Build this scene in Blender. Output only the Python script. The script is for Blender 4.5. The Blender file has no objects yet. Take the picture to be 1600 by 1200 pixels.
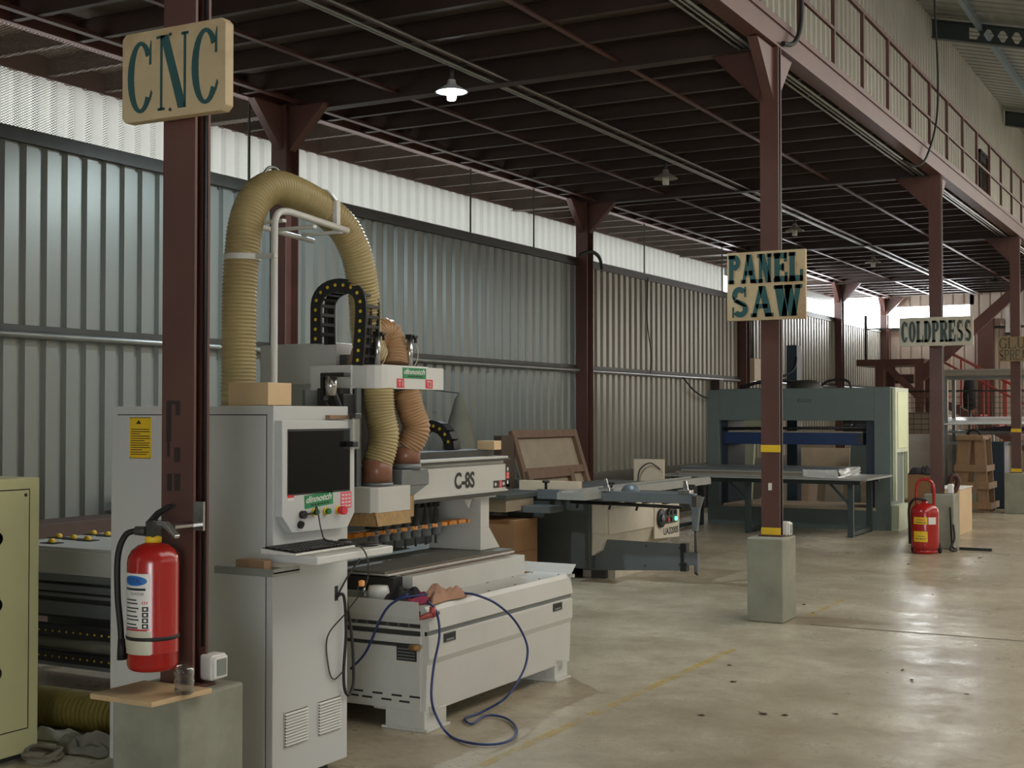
import bpy, bmesh, math, random
from mathutils import Vector, Matrix
random.seed(7)
PI = math.pi
sc = bpy.context.scene
COL = sc.collection

# ------------------------------------------------------------------ camera
FPX = 2087.0
EYE = Vector((0, 0, 1.6))
YAW = math.atan2(1146, FPX)
PITCH = math.atan2(46, FPX)
cam_d = bpy.data.cameras.new('camera')
cam = bpy.data.objects.new('camera', cam_d)
COL.objects.link(cam)
cam_d.sensor_width = 36.0
cam_d.lens = FPX * 36.0 / 1600.0
cam_d.clip_end = 300
cam.location = EYE
cam.rotation_euler = (PI / 2 + PITCH, 0, YAW)
sc.camera = cam

# ------------------------------------------------------------------ sky, lights, exposure
world = bpy.data.worlds.new('sky')
sc.world = world
world.use_nodes = True
bg = world.node_tree.nodes['Background']
bg.inputs[0].default_value = (0.93, 0.97, 1.0, 1)
bg.inputs[1].default_value = 15.0
sc.view_settings.view_transform = 'Standard'
sc.view_settings.look = 'None'
sc.view_settings.gamma = 1
sc.view_settings.use_curve_mapping = False
sc.view_settings.exposure = 0.0
sc.cycles.use_denoising = True
sc.cycles.max_bounces = 8
sc.cycles.diffuse_bounces = 5
sc.cycles.glossy_bounces = 4
sc.cycles.transparent_max_bounces = 16
sc.cycles.sample_clamp_indirect = 4.0


def area(name, loc, rot, sx, sy, power, color):
    d = bpy.data.lights.new(name, 'AREA')
    d.shape = 'RECTANGLE'
    d.size, d.size_y, d.energy, d.color = sx, sy, power, color
    o = bpy.data.objects.new(name, d)
    COL.objects.link(o)
    o.location, o.rotation_euler = loc, rot
    return o


# unseen area lamps, assumed light from the right, overhead, behind and the far end
area('assumed_side_light', (8.3, 12, 3.0), (0, PI / 2, 0), 2.6, 26, 30, (1.0, 0.93, 0.82))  # assumed lamp, unseen, inside the closed right wall
area('assumed_overhead_light', (1.6, 18.5, 6.15), (0, 0.20, 0), 3.4, 31, 1120, (1.0, 0.95, 0.86))  # assumed overhead lamp, unseen, under a roof without openings
area('assumed_rear_light', (1.5, -4.6, 2.3), (PI / 2, 0, 0), 8, 3.6, 10, (0.90, 0.96, 1.0))  # added lamp for assumed light from behind, wider than the doorway
area('assumed_far_light', (1.0, 33.2, 2.6), (-PI / 2, 0, 0), 7, 4, 260, (1.0, 0.95, 0.88))  # assumed lamp, unseen, before a closed part of the back wall

area('upper_wall_fill', (8.6, 17, 4.75), (0, PI / 2 + 0.35, 0), 0.8, 32, 520, (1.0, 0.97, 0.9))  # added fill light, unseen, tilted up to brighten the upper wall
area('daylight_gap_left', (-8.75, 29.6, 4.02), (0, -1.15, 0), 0.5, 8.4, 130, (0.95, 0.98, 1.0))
area('daylight_gap_back', (-7.0, 33.8, 4.0), (-1.2, 0, 0), 2.0, 0.45, 90, (0.95, 0.98, 1.0))

# ------------------------------------------------------------------ measuring helpers
FWD = Vector((-math.sin(YAW) * math.cos(PITCH), math.cos(YAW) * math.cos(PITCH), math.sin(PITCH)))
RGT = Vector((math.cos(YAW), math.sin(YAW), 0))
UPV = RGT.cross(FWD)


def _ray(px, py):
    return FWD + RGT * ((px - 800) / FPX) - UPV * ((py - 600) / FPX)


def onz(px, py, z):
    d = _ray(px, py); return EYE + d * ((z - EYE.z) / d.z)


def onx(px, py, x):
    d = _ray(px, py); return EYE + d * (x / d.x)


def ony(px, py, y):
    d = _ray(px, py); return EYE + d * (y / d.y)


# ------------------------------------------------------------------ materials
def lin(c):
    c /= 255.0
    return c / 12.92 if c <= 0.04045 else ((c + 0.055) / 1.055) ** 2.4


def rgb(r, g, b):
    return (lin(r), lin(g), lin(b), 1)


MATS = {}


def mat(name, col, rough=0.5, metal=0.0, var=0.12, scale=6.0, bump=0.0, spec=0.5, dirt=None, dirt_amt=0.0, stretch=(1, 1, 1)):
    if name in MATS:
        return MATS[name]
    m = bpy.data.materials.new(name)
    m.use_nodes = True
    nt = m.node_tree
    b = nt.nodes['Principled BSDF']
    b.inputs['Roughness'].default_value = rough
    b.inputs['Metallic'].default_value = metal
    b.inputs['Specular IOR Level'].default_value = spec
    tc = nt.nodes.new('ShaderNodeTexCoord')
    mp = nt.nodes.new('ShaderNodeMapping')
    mp.inputs['Scale'].default_value = stretch
    nt.links.new(tc.outputs['Object'], mp.inputs['Vector'])
    nz = nt.nodes.new('ShaderNodeTexNoise')
    nz.inputs['Scale'].default_value = scale
    nz.inputs['Detail'].default_value = 6
    nt.links.new(mp.outputs[0], nz.inputs['Vector'])
    rp = nt.nodes.new('ShaderNodeValToRGB')
    c = Vector(col[:3])
    lo, hi = c * (1 - var), c * (1 + var)
    rp.color_ramp.elements[0].position = 0.3
    rp.color_ramp.elements[1].position = 0.7
    rp.color_ramp.elements[0].color = (*lo, 1)
    rp.color_ramp.elements[1].color = (min(hi.x, 1), min(hi.y, 1), min(hi.z, 1), 1)
    nt.links.new(nz.outputs['Fac'], rp.inputs['Fac'])
    last = rp.outputs['Color']
    if dirt is not None:
        n2 = nt.nodes.new('ShaderNodeTexNoise')
        n2.inputs['Scale'].default_value = scale * 0.35
        n2.inputs['Detail'].default_value = 9
        n2.inputs['Roughness'].default_value = 0.7
        nt.links.new(mp.outputs[0], n2.inputs['Vector'])
        r2 = nt.nodes.new('ShaderNodeValToRGB')
        r2.color_ramp.elements[0].position = 0.48
        r2.color_ramp.elements[1].position = 0.68
        r2.color_ramp.elements[0].color = (0, 0, 0, 1)
        r2.color_ramp.elements[1].color = (dirt_amt,) * 3 + (1,)
        nt.links.new(n2.outputs['Fac'], r2.inputs['Fac'])
        mx = nt.nodes.new('ShaderNodeMixRGB')
        mx.inputs['Color2'].default_value = dirt
        nt.links.new(r2.outputs['Color'], mx.inputs['Fac'])
        nt.links.new(last, mx.inputs['Color1'])
        last = mx.outputs['Color']
    nt.links.new(last, b.inputs['Base Color'])
    if bump:
        bp = nt.nodes.new('ShaderNodeBump')
        bp.inputs['Strength'].default_value = bump
        bp.inputs['Distance'].default_value = 0.01
        nt.links.new(nz.outputs['Fac'], bp.inputs['Height'])
        nt.links.new(bp.outputs[0], b.inputs['Normal'])
    MATS[name] = m
    return m


def emit(name, col, strength):
    m = bpy.data.materials.new(name)
    m.use_nodes = True
    b = m.node_tree.nodes['Principled BSDF']
    b.inputs['Base Color'].default_value = col
    b.inputs['Emission Color'].default_value = col
    b.inputs['Emission Strength'].default_value = strength
    MATS[name] = m
    return m


WHITE = mat('machine_white', rgb(190, 189, 182), 0.38, var=0.03, scale=3, dirt=rgb(165, 160, 145), dirt_amt=0.25)
CABGREY = mat('cabinet_white', rgb(188, 189, 187), 0.42, var=0.02, scale=2)
WHITE2 = mat('clean_white', rgb(205, 205, 200), 0.35, var=0.02)
GAP = mat('panel_gap', rgb(40, 40, 40), 0.8)
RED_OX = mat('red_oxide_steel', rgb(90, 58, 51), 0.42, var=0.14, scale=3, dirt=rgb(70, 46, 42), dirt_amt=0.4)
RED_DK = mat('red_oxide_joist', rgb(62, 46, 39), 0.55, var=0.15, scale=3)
DECK = mat('deck_underside', rgb(78, 64, 54), 0.8, var=0.2, scale=2, dirt=rgb(70, 60, 52), dirt_amt=0.5)
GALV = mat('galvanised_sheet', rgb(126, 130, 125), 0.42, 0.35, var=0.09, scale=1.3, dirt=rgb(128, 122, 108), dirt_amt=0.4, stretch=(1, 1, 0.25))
GALVR = mat('galvanised_sheet_lit', rgb(152, 148, 136), 0.42, 0.3, var=0.08, scale=1.3, dirt=rgb(126, 116, 100), dirt_amt=0.4, stretch=(1, 1, 0.25))  # paler far sheets, with the stronger light there also put into the colour
GALV_UP = mat('upper_sheet', rgb(210, 208, 196), 0.42, 0.35, var=0.08, scale=1.2, stretch=(1, 1, 0.2))
BACKSH = mat('back_wall_sheet', rgb(186, 172, 158), 0.6, 0.0, var=0.07, scale=1.2, stretch=(1, 1, 0.2))
ROOFSH = mat('roof_sheet', rgb(150, 152, 146), 0.4, 0.4, var=0.15, scale=1.0, stretch=(3, 0.4, 1))
BLUEGREY = mat('roof_steel', rgb(60, 68, 68), 0.5, 0.2, var=0.1)
PURLIN = mat('purlin_blue', rgb(120, 140, 148), 0.5, 0.2, var=0.1)
DARKST = mat('dark_steel', rgb(62, 62, 58), 0.5, 0.3, var=0.15)
GREYST = mat('grey_steel', rgb(112, 116, 116), 0.42, 0.3, var=0.08)
PIPE = mat('galvanised_pipe', rgb(140, 142, 138), 0.35, 0.6, var=0.1)
CONC = mat('plinth_concrete', rgb(138, 138, 122), 0.75, var=0.14, scale=5, bump=0.25, dirt=rgb(110, 104, 88), dirt_amt=0.55)
DADO = mat('dado_block', rgb(70, 68, 62), 0.85, var=0.2, scale=3)
BLACK = mat('black_plastic', rgb(26, 26, 27), 0.45, var=0.1)
RUBBER = mat('black_rubber', rgb(20, 20, 21), 0.6, var=0.1)
SCREEN = mat('screen_glass', rgb(8, 9, 10), 0.18, var=0.02, spec=0.15)
HOSE = mat('hose_tan', rgb(164, 148, 102), 0.4, var=0.12, scale=5, dirt=rgb(140, 112, 72), dirt_amt=0.4)
HOSE2 = mat('hose_brown', rgb(160, 124, 86), 0.4, var=0.12, scale=5, dirt=rgb(130, 96, 62), dirt_amt=0.4)
HOSEOL = mat('hose_olive', rgb(110, 96, 40), 0.5, var=0.15)
CUFF = mat('hose_cuff', rgb(128, 86, 66), 0.3, var=0.12)
YELLOW = mat('yellow_paint', rgb(222, 184, 36), 0.5, var=0.08)
YDOT = mat('yellow_pin', rgb(214, 186, 40), 0.5, var=0.05)
ORANGE = mat('orange_clip', rgb(226, 142, 22), 0.4, var=0.05)
GREEN = mat('green_sticker', rgb(20, 128, 74), 0.4, var=0.03)
GREENB = mat('green_button', rgb(28, 110, 62), 0.35, var=0.03)
RED = mat('extinguisher_red', rgb(160, 30, 26), 0.22, var=0.04, spec=0.6)
REDST = mat('red_sticker', rgb(204, 40, 56), 0.4, var=0.03)
PINKST = mat('pink_sticker', rgb(216, 92, 110), 0.4, var=0.06, scale=20)
BLUE = mat('label_blue', rgb(36, 104, 176), 0.4, var=0.03)
PAPER = mat('label_paper', rgb(218, 216, 208), 0.5, var=0.03)
INK = mat('black_ink', rgb(24, 24, 26), 0.5, var=0.02)
PLY = mat('plywood', rgb(186, 160, 122), 0.6, var=0.1, scale=4, dirt=rgb(130, 108, 84), dirt_amt=0.5, stretch=(1, 1, 4))
PLYEDGE = mat('plywood_edge', rgb(196, 160, 104), 0.6, var=0.15, scale=18, stretch=(1, 1, 6))
SIGN = mat('sign_board', rgb(190, 170, 134), 0.55, var=0.08, scale=5, dirt=rgb(150, 112, 70), dirt_amt=0.7)
SIGNED = mat('sign_edge', rgb(176, 140, 92), 0.6, var=0.1)
SIGNGR = mat('sign_grey', rgb(178, 174, 158), 0.55, var=0.08, scale=5, dirt=rgb(176, 130, 80), dirt_amt=0.35)
TEAL = mat('letter_teal', rgb(38, 80, 80), 0.5, var=0.1, scale=12)
TEALDK = mat('letter_dark', rgb(52, 66, 60), 0.5, var=0.1, scale=12)
WOOD = mat('frame_wood', rgb(108, 82, 62), 0.65, var=0.15, scale=4, stretch=(4, 4, 1))
WOODLT = mat('stand_wood', rgb(134, 106, 78), 0.65, var=0.12, scale=4, stretch=(4, 4, 1))
HARDB = mat('hardboard', rgb(150, 136, 116), 0.7, var=0.08)
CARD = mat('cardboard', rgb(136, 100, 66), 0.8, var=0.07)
CARDLT = mat('box_maple', rgb(204, 176, 136), 0.7, var=0.08, scale=3)
CREAM = mat('cream_paint', rgb(200, 196, 148), 0.4, var=0.03)
PRESSGR = mat('press_green_grey', rgb(100, 112, 108), 0.45, var=0.05)
PRESSBL = mat('press_blue', rgb(28, 52, 92), 0.4, var=0.08)
PRESSDK = mat('press_dark_blue', rgb(34, 50, 62), 0.45, var=0.08)
PRESSLT = mat('press_pale_green', rgb(206, 214, 184), 0.45, var=0.04)
BENCHST = mat('bench_steel', rgb(56, 68, 68), 0.5, 0.2, var=0.1)
SLAB = mat('grey_sheet', rgb(146, 146, 140), 0.45, var=0.08)
MARBLE = mat('white_panel', rgb(206, 200, 188), 0.4, var=0.05, scale=1.2, dirt=rgb(150, 140, 128), dirt_amt=0.25, stretch=(1, 1, 5))
PALEWOOD = mat('pale_board', rgb(200, 182, 156), 0.6, var=0.08)
SPOIL = mat('spoilboard', rgb(96, 96, 88), 0.6, var=0.1, scale=4)
SAWGREY = mat('saw_grey', rgb(104, 110, 112), 0.4, 0.3, var=0.06)
SAWDARK = mat('saw_dark', rgb(72, 76, 72), 0.5, 0.1, var=0.1)
SAWWHITE = mat('saw_white', rgb(204, 196, 178), 0.45, var=0.05, dirt=rgb(150, 138, 116), dirt_amt=0.4)
BLUECAB = mat('blue_cable', rgb(34, 52, 104), 0.4, var=0.05)
CLOTHDK = mat('dark_cloth', rgb(34, 30, 34), 0.9, var=0.2)
CLOTHPK = mat('pink_cloth', rgb(140, 48, 74), 0.9, var=0.15)
CLOTHTN = mat('tan_cloth', rgb(160, 122, 100), 0.9, var=0.15)
TARP = mat('grey_tarp', rgb(104, 102, 88), 0.7, var=0.12)
BRISTLE = mat('bristle', rgb(160, 130, 86), 0.8, var=0.25, scale=20, stretch=(8, 8, 0.4))
BRASS = mat('brass', rgb(150, 118, 70), 0.5, 0.5, var=0.05)
CHROME = mat('bright_steel', rgb(190, 190, 188), 0.2, 0.9, var=0.05)
SOCKET = mat('socket_white', rgb(214, 212, 206), 0.4, var=0.02)
SOCKGR = mat('socket_grey', rgb(120, 126, 120), 0.4, var=0.03)
RAILRED = mat('rail_red', rgb(150, 60, 54), 0.5, var=0.1)
SACK = mat('dirty_sack', rgb(120, 116, 104), 0.9, var=0.25, scale=8, bump=0.5)
ROPE = mat('rope', rgb(120, 114, 100), 0.9, var=0.2)
FILM = mat('wrap_film', rgb(200, 202, 200), 0.15, var=0.1, scale=14, bump=0.6)

# floor: trowelled concrete, worn glossy in patches
FLOORM = bpy.data.materials.new('floor_concrete'); FLOORM.use_nodes = True
nt = FLOORM.node_tree; b = nt.nodes['Principled BSDF']
tc = nt.nodes.new('ShaderNodeTexCoord')
def _noise(s, d, r, st=(1, 1, 1)):
    mp = nt.nodes.new('ShaderNodeMapping'); mp.inputs['Scale'].default_value = st
    nt.links.new(tc.outputs['Object'], mp.inputs[0])
    n = nt.nodes.new('ShaderNodeTexNoise')
    n.inputs['Scale'].default_value = s; n.inputs['Detail'].default_value = d; n.inputs['Roughness'].default_value = r
    nt.links.new(mp.outputs[0], n.inputs['Vector']); return n
def _ramp(src, p0, c0, p1, c1):
    r = nt.nodes.new('ShaderNodeValToRGB')
    r.color_ramp.elements[0].position = p0; r.color_ramp.elements[1].position = p1
    r.color_ramp.elements[0].color = c0; r.color_ramp.elements[1].color = c1
    nt.links.new(src, r.inputs['Fac']); return r
n1 = _noise(0.8, 8, 0.65); n2 = _noise(2.6, 10, 0.78); n3 = _noise(14, 4, 0.6)
r1 = _ramp(n1.outputs['Fac'], 0.35, rgb(150, 140, 119), 0.65, rgb(194, 185, 163))
r2 = _ramp(n2.outputs['Fac'], 0.42, (0.0, 0.0, 0.0, 1), 0.66, (0.8, 0.8, 0.8, 1))
mx = nt.nodes.new('ShaderNodeMixRGB'); mx.inputs['Color2'].default_value = rgb(136, 122, 100)
nt.links.new(r2.outputs[0], mx.inputs['Fac']); nt.links.new(r1.outputs[0], mx.inputs['Color1'])
r3 = _ramp(n3.outputs['Fac'], 0.66, (0, 0, 0, 1), 0.72, (0.5, 0.5, 0.5, 1))
mx2 = nt.nodes.new('ShaderNodeMixRGB'); mx2.inputs['Color2'].default_value = rgb(110, 98, 80)
nt.links.new(r3.outputs[0], mx2.inputs['Fac']); nt.links.new(mx.outputs[0], mx2.inputs['Color1'])
nt.links.new(mx2.outputs[0], b.inputs['Base Color'])
rr = _ramp(n2.outputs['Fac'], 0.32, (0.20, 0.20, 0.20, 1), 0.68, (0.46, 0.46, 0.46, 1))
nt.links.new(rr.outputs[0], b.inputs['Roughness'])
b.inputs['Specular IOR Level'].default_value = 0.45
bp = nt.nodes.new('ShaderNodeBump'); bp.inputs['Strength'].default_value = 0.12; bp.inputs['Distance'].default_value = 0.01
nt.links.new(n2.outputs['Fac'], bp.inputs['Height']); nt.links.new(bp.outputs[0], b.inputs['Normal'])

# translucent corrugated roof-light sheet: daylight comes through it
TRANSL = bpy.data.materials.new('translucent_sheet'); TRANSL.use_nodes = True
nt = TRANSL.node_tree; nt.nodes.clear()
out = nt.nodes.new('ShaderNodeOutputMaterial')
tr = nt.nodes.new('ShaderNodeBsdfTranslucent'); tr.inputs[0].default_value = (0.100, 0.099, 0.088, 1)
df = nt.nodes.new('ShaderNodeBsdfDiffuse'); df.inputs[0].default_value = (0.4, 0.4, 0.36, 1)
ms = nt.nodes.new('ShaderNodeMixShader'); ms.inputs[0].default_value = 0.15
nt.links.new(tr.outputs[0], ms.inputs[1]); nt.links.new(df.outputs[0], ms.inputs[2]); nt.links.new(ms.outputs[0], out.inputs[0])

# expanded metal mesh: diamonds cut out of a thin sheet
MESHM = bpy.data.materials.new('expanded_metal'); MESHM.use_nodes = True
nt = MESHM.node_tree; b = nt.nodes['Principled BSDF']
b.inputs['Base Color'].default_value = rgb(92, 84, 74); b.inputs['Roughness'].default_value = 0.5
tc = nt.nodes.new('ShaderNodeTexCoord'); sep = nt.nodes.new('ShaderNodeSeparateXYZ')
nt.links.new(tc.outputs['Object'], sep.inputs[0])
def _m(op, a, bb=None):
    n = nt.nodes.new('ShaderNodeMath'); n.operation = op
    for k, v in enumerate((a, bb)):
        if v is None: continue
        if isinstance(v, (int, float)): n.inputs[k].default_value = v
        else: nt.links.new(v, n.inputs[k])
    return n.outputs[0]
u = _m('MULTIPLY', sep.outputs['Y'], 1 / 0.036); v = _m('MULTIPLY', sep.outputs['Z'], 1 / 0.020)
d1 = _m('PINGPONG', _m('ADD', u, v), 0.5); d2 = _m('PINGPONG', _m('SUBTRACT', u, v), 0.5)
wire = _m('LESS_THAN', _m('MINIMUM', d1, d2), 0.135)
nt.links.new(wire, b.inputs['Alpha'])

# clear plastic
CLEAR = bpy.data.materials.new('clear_plastic'); CLEAR.use_nodes = True
nt = CLEAR.node_tree; nt.nodes.clear()
out = nt.nodes.new('ShaderNodeOutputMaterial'); tr = nt.nodes.new('ShaderNodeBsdfTransparent'); tr.inputs[0].default_value = (0.86, 0.87, 0.87, 1)
gl = nt.nodes.new('ShaderNodeBsdfGlossy'); gl.inputs['Roughness'].default_value = 0.08
lw = nt.nodes.new('ShaderNodeLayerWeight'); lw.inputs[0].default_value = 0.35
ms = nt.nodes.new('ShaderNodeMixShader')
nt.links.new(lw.outputs['Facing'], ms.inputs[0]); nt.links.new(tr.outputs[0], ms.inputs[1]); nt.links.new(gl.outputs[0], ms.inputs[2]); nt.links.new(ms.outputs[0], out.inputs[0])
LAMP_ON = emit('lamp_glow', (0.80, 0.94, 1.0, 1), 40)
LAMP_SH_ON = mat('lamp_enamel', rgb(226, 230, 230), 0.3, var=0.02)
LAMP_OFF = mat('lamp_glass_off', rgb(200, 198, 186), 0.3, var=0.02)
LED_G = emit('green_led', (0.1, 0.9, 0.5, 1), 3.0)
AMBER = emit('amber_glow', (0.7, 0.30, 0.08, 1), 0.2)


# ------------------------------------------------------------------ mesh helpers
class MB:
    def __init__(s):
        s.v, s.f, s.mi, s.sm = [], [], [], []

    def add(s, vs, fs, mi=0, smooth=False):
        n = len(s.v)
        s.v += [tuple(p) for p in vs]
        for f in fs:
            s.f.append([i + n for i in f]); s.mi.append(mi); s.sm.append(smooth)
        return s

    def box(s, x0, x1, y0, y1, z0, z1, mi=0):
        x0, x1 = sorted((x0, x1)); y0, y1 = sorted((y0, y1)); z0, z1 = sorted((z0, z1))
        vs = [(x, y, z) for x in (x0, x1) for y in (y0, y1) for z in (z0, z1)]
        return s.add(vs, [(0, 1, 3, 2), (4, 6, 7, 5), (0, 4, 5, 1), (2, 3, 7, 6), (0, 2, 6, 4), (1, 5, 7, 3)], mi)

    def prism(s, poly, axis, a, b, mi=0, smooth=False):
        """poly: 2-D outline in the plane across AXIS ('x': (y,z), 'y': (x,z), 'z': (x,y)), pushed from a to b."""
        def P(p, t):
            return {'x': (t, p[0], p[1]), 'y': (p[0], t, p[1]), 'z': (p[0], p[1], t)}[axis]
        n = len(poly)
        vs = [P(p, a) for p in poly] + [P(p, b) for p in poly]
        fs = [(i, (i + 1) % n, n + (i + 1) % n, n + i) for i in range(n)]
        s.add(vs, fs, mi, smooth)
        k = len(s.v) - 2 * n
        s.f += [[k + i for i in range(n)][::-1], [k + n + i for i in range(n)]]
        s.mi += [mi, mi]; s.sm += [False, False]
        return s

    def tube(s, pts, r, n=8, mi=0, closed=False, caps=True, rf=None):
        pts = [Vector(p) for p in pts]
        m = len(pts)
        vs, fs = [], []
        prev = None
        for i, p in enumerate(pts):
            if closed: t = pts[(i + 1) % m] - pts[i - 1]
            else: t = pts[min(i + 1, m - 1)] - pts[max(i - 1, 0)]
            if t.length < 1e-9: t = Vector((0, 0, 1))
            t.normalize()
            if prev is None:
                a = Vector((0, 0, 1)) if abs(t.z) < 0.9 else Vector((1, 0, 0))
                u = t.cross(a).normalized()
            else:
                u = (prev - t * prev.dot(t))
                u = u.normalized() if u.length > 1e-6 else t.orthogonal().normalized()
            prev = u
            w = t.cross(u)
            rr = rf(i) if rf else r
            for k in range(n):
                q = 2 * PI * k / n
                vs.append(p + (u * math.cos(q) + w * math.sin(q)) * rr)
        for i in range(m if closed else m - 1):
            j = (i + 1) % m
            for k in range(n):
                fs.append((i * n + k, i * n + (k + 1) % n, j * n + (k + 1) % n, j * n + k))
        s.add(vs, fs, mi, True)
        if caps and not closed:
            k = len(s.v) - len(vs)
            s.f += [[k + i for i in range(n)][::-1], [k + (m - 1) * n + i for i in range(n)]]
            s.mi += [mi, mi]; s.sm += [False, False]
        return s

    def cyl(s, p0, p1, r0, r1=None, n=16, mi=0):
        r1 = r0 if r1 is None else r1
        return s.tube([p0, p1], r0, n, mi, rf=lambda i: (r0, r1)[i])

    def lathe(s, prof, c, n=24, mi=0, axis='z', smooth=True):
        vs, fs = [], []
        for r, z in prof:
            for k in range(n):
                q = 2 * PI * k / n
                if axis == 'z': vs.append((c[0] + r * math.cos(q), c[1] + r * math.sin(q), c[2] + z))
                elif axis == 'x': vs.append((c[0] + z, c[1] + r * math.cos(q), c[2] + r * math.sin(q)))
                else: vs.append((c[0] + r * math.cos(q), c[1] + z, c[2] + r * math.sin(q)))
        for i in range(len(prof) - 1):
            for k in range(n):
                fs.append((i * n + k, i * n + (k + 1) % n, (i + 1) * n + (k + 1) % n, (i + 1) * n + k))
        return s.add(vs, fs, mi, smooth)

    def quad(s, a, b, c, d, mi=0):
        return s.add([a, b, c, d], [(0, 1, 2, 3)], mi)

    def build(s, name, mats, parent=None, bevel=0.0, M=None, fix=True):
        me = bpy.data.meshes.new(name)
        vs = [tuple(M @ Vector(p)) for p in s.v] if M is not None else s.v
        me.from_pydata(vs, [], s.f)
        if not isinstance(mats, (list, tuple)): mats = [mats]
        for m in mats: me.materials.append(m)
        for p, mi, sm in zip(me.polygons, s.mi, s.sm):
            p.material_index = mi; p.use_smooth = sm
        if fix:
            bm = bmesh.new(); bm.from_mesh(me)
            bmesh.ops.recalc_face_normals(bm, faces=bm.faces)
            bm.to_mesh(me); bm.free()
        o = bpy.data.objects.new(name, me)
        COL.objects.link(o)
        if parent is not None:
            o.parent = parent
            o.matrix_parent_inverse = world_of(parent).inverted()
        if bevel:
            b = o.modifiers.new('bevel', 'BEVEL'); b.width = bevel; b.segments = 2; b.limit_method = 'ANGLE'; b.angle_limit = 0.7
        return o


def world_of(o):
    m = Matrix.LocRotScale(o.location, o.rotation_euler, o.scale)
    if o.parent: m = world_of(o.parent) @ o.matrix_parent_inverse @ m
    return m


def B(*a, **k):
    return MB().box(*a, **k)


def tag(o, label, cat, group=None):
    o['label'] = label; o['category'] = cat
    if group: o['group'] = group
    return o


def thing(name, label, cat, loc=(0, 0, 0), group=None):
    o = bpy.data.objects.new(name, None)
    COL.objects.link(o)
    o.location = loc
    return tag(o, label, cat, group)


def struct(o):
    o['kind'] = 'structure'
    return o


def clone(root, dloc, label=None, group=None):
    """A copy of a thing, its parts and their sub-parts, moved by dloc."""
    r = root.copy(); COL.objects.link(r)
    r.location = root.location + Vector(dloc)
    if label: r['label'] = label
    if group: r['group'] = group
    def rec(src, dst):
        for ch in list(src.children):
            c = ch.copy(); COL.objects.link(c); c.parent = dst
            c.matrix_parent_inverse = ch.matrix_parent_inverse.copy()
            rec(ch, c)
    rec(root, r)
    return r


def smooth_path(pts, sub=8, closed=False):
    pts = [Vector(p) for p in pts]
    n = len(pts); out = []
    rng = range(n) if closed else range(n - 1)
    for i in rng:
        if closed: p0, p1, p2, p3 = pts[i - 1], pts[i], pts[(i + 1) % n], pts[(i + 2) % n]
        else: p0, p1, p2, p3 = pts[max(i - 1, 0)], pts[i], pts[i + 1], pts[min(i + 2, n - 1)]
        for k in range(sub):
            t = k / sub
            out.append(0.5 * ((2 * p1) + (p2 - p0) * t + (2 * p0 - 5 * p1 + 4 * p2 - p3) * t * t + (3 * p1 - p0 - 3 * p2 + p3) * t ** 3))
    if not closed: out.append(pts[-1])
    return out


def resample(pts, step):
    out = [pts[0].copy()]; acc = 0.0
    for a, b in zip(pts, pts[1:]):
        L = (b - a).length
        d = step - acc
        while d <= L:
            out.append(a.lerp(b, d / L)); d += step
        acc = (acc + L) % step if L else acc
    return out


def ribbed(pts, r, pitch=0.016, depth=0.006, n=22):
    """Wire-ribbed hose along a smooth path."""
    path = resample(smooth_path(pts, 24), pitch / 4)
    return MB().tube(path, r, n, rf=lambda i: r + (depth if i % 4 == 0 else (depth * 0.3 if i % 4 in (1, 3) else -depth * 0.4)))


def cable(pts, r, sub=10, n=6):
    return MB().tube(smooth_path(pts, sub), r, n)


# ------------------------------------------------------------------ lettering
def frame(origin, u, v):
    """Matrix taking (x, y, z) of flat lettering to the world: x along u, y along v, z out of the face."""
    u = Vector(u).normalized(); v = Vector(v).normalized(); w = u.cross(v)
    return Matrix(((u.x, v.x, w.x, origin[0]), (u.y, v.y, w.y, origin[1]), (u.z, v.z, w.z, origin[2]), (0, 0, 0, 1)))


def text_mesh(txt, w, h, depth=0.001, shear=0.0, bold=0.0):
    cu = bpy.data.curves.new('t', 'FONT'); cu.body = txt; cu.resolution_u = 4; cu.shear = shear; cu.offset = bold
    ob = bpy.data.objects.new('t', cu); COL.objects.link(ob)
    dg = bpy.context.evaluated_depsgraph_get()
    me = bpy.data.meshes.new_from_object(ob.evaluated_get(dg))
    bpy.data.objects.remove(ob); bpy.data.curves.remove(cu)
    xs = [v.co.x for v in me.vertices]; ys = [v.co.y for v in me.vertices]
    x0, y0 = min(xs), min(ys); sx = w / (max(xs) - x0); sy = h / (max(ys) - y0)
    for v in me.vertices:
        v.co = ((v.co.x - x0) * sx, (v.co.y - y0) * sy, depth)
    return me


def put_text(name, txt, w, h, F, m, parent, depth=0.001, shear=0.0, bold=0.0):
    me = text_mesh(txt, w, h, depth, shear, bold)
    me.transform(F)
    me.materials.clear(); me.materials.append(m)
    o = bpy.data.objects.new(name, me); COL.objects.link(o)
    o.parent = parent; o.matrix_parent_inverse = world_of(parent).inverted()
    return o


def arc(cx, cy, rx, ry, tx, ty, a0, a1, n=22):
    o, i = [], []
    for k in range(n + 1):
        a = math.radians(a0 + (a1 - a0) * k / n)
        o.append((cx + rx * math.cos(a), cy + ry * math.sin(a)))
        i.append((cx + (rx - tx) * math.cos(a), cy + (ry - ty) * math.sin(a)))
    return [[o[k], o[k + 1], i[k + 1], i[k]] for k in range(n)]


def bar(x0, y0, x1, y1):
    return [[(x0, y0), (x1, y0), (x1, y1), (x0, y1)]]


def slant(xa, ya, xb, yb, t):
    return [[(xa - t / 2, ya), (xa + t / 2, ya), (xb + t / 2, yb), (xb - t / 2, yb)]]


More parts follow.
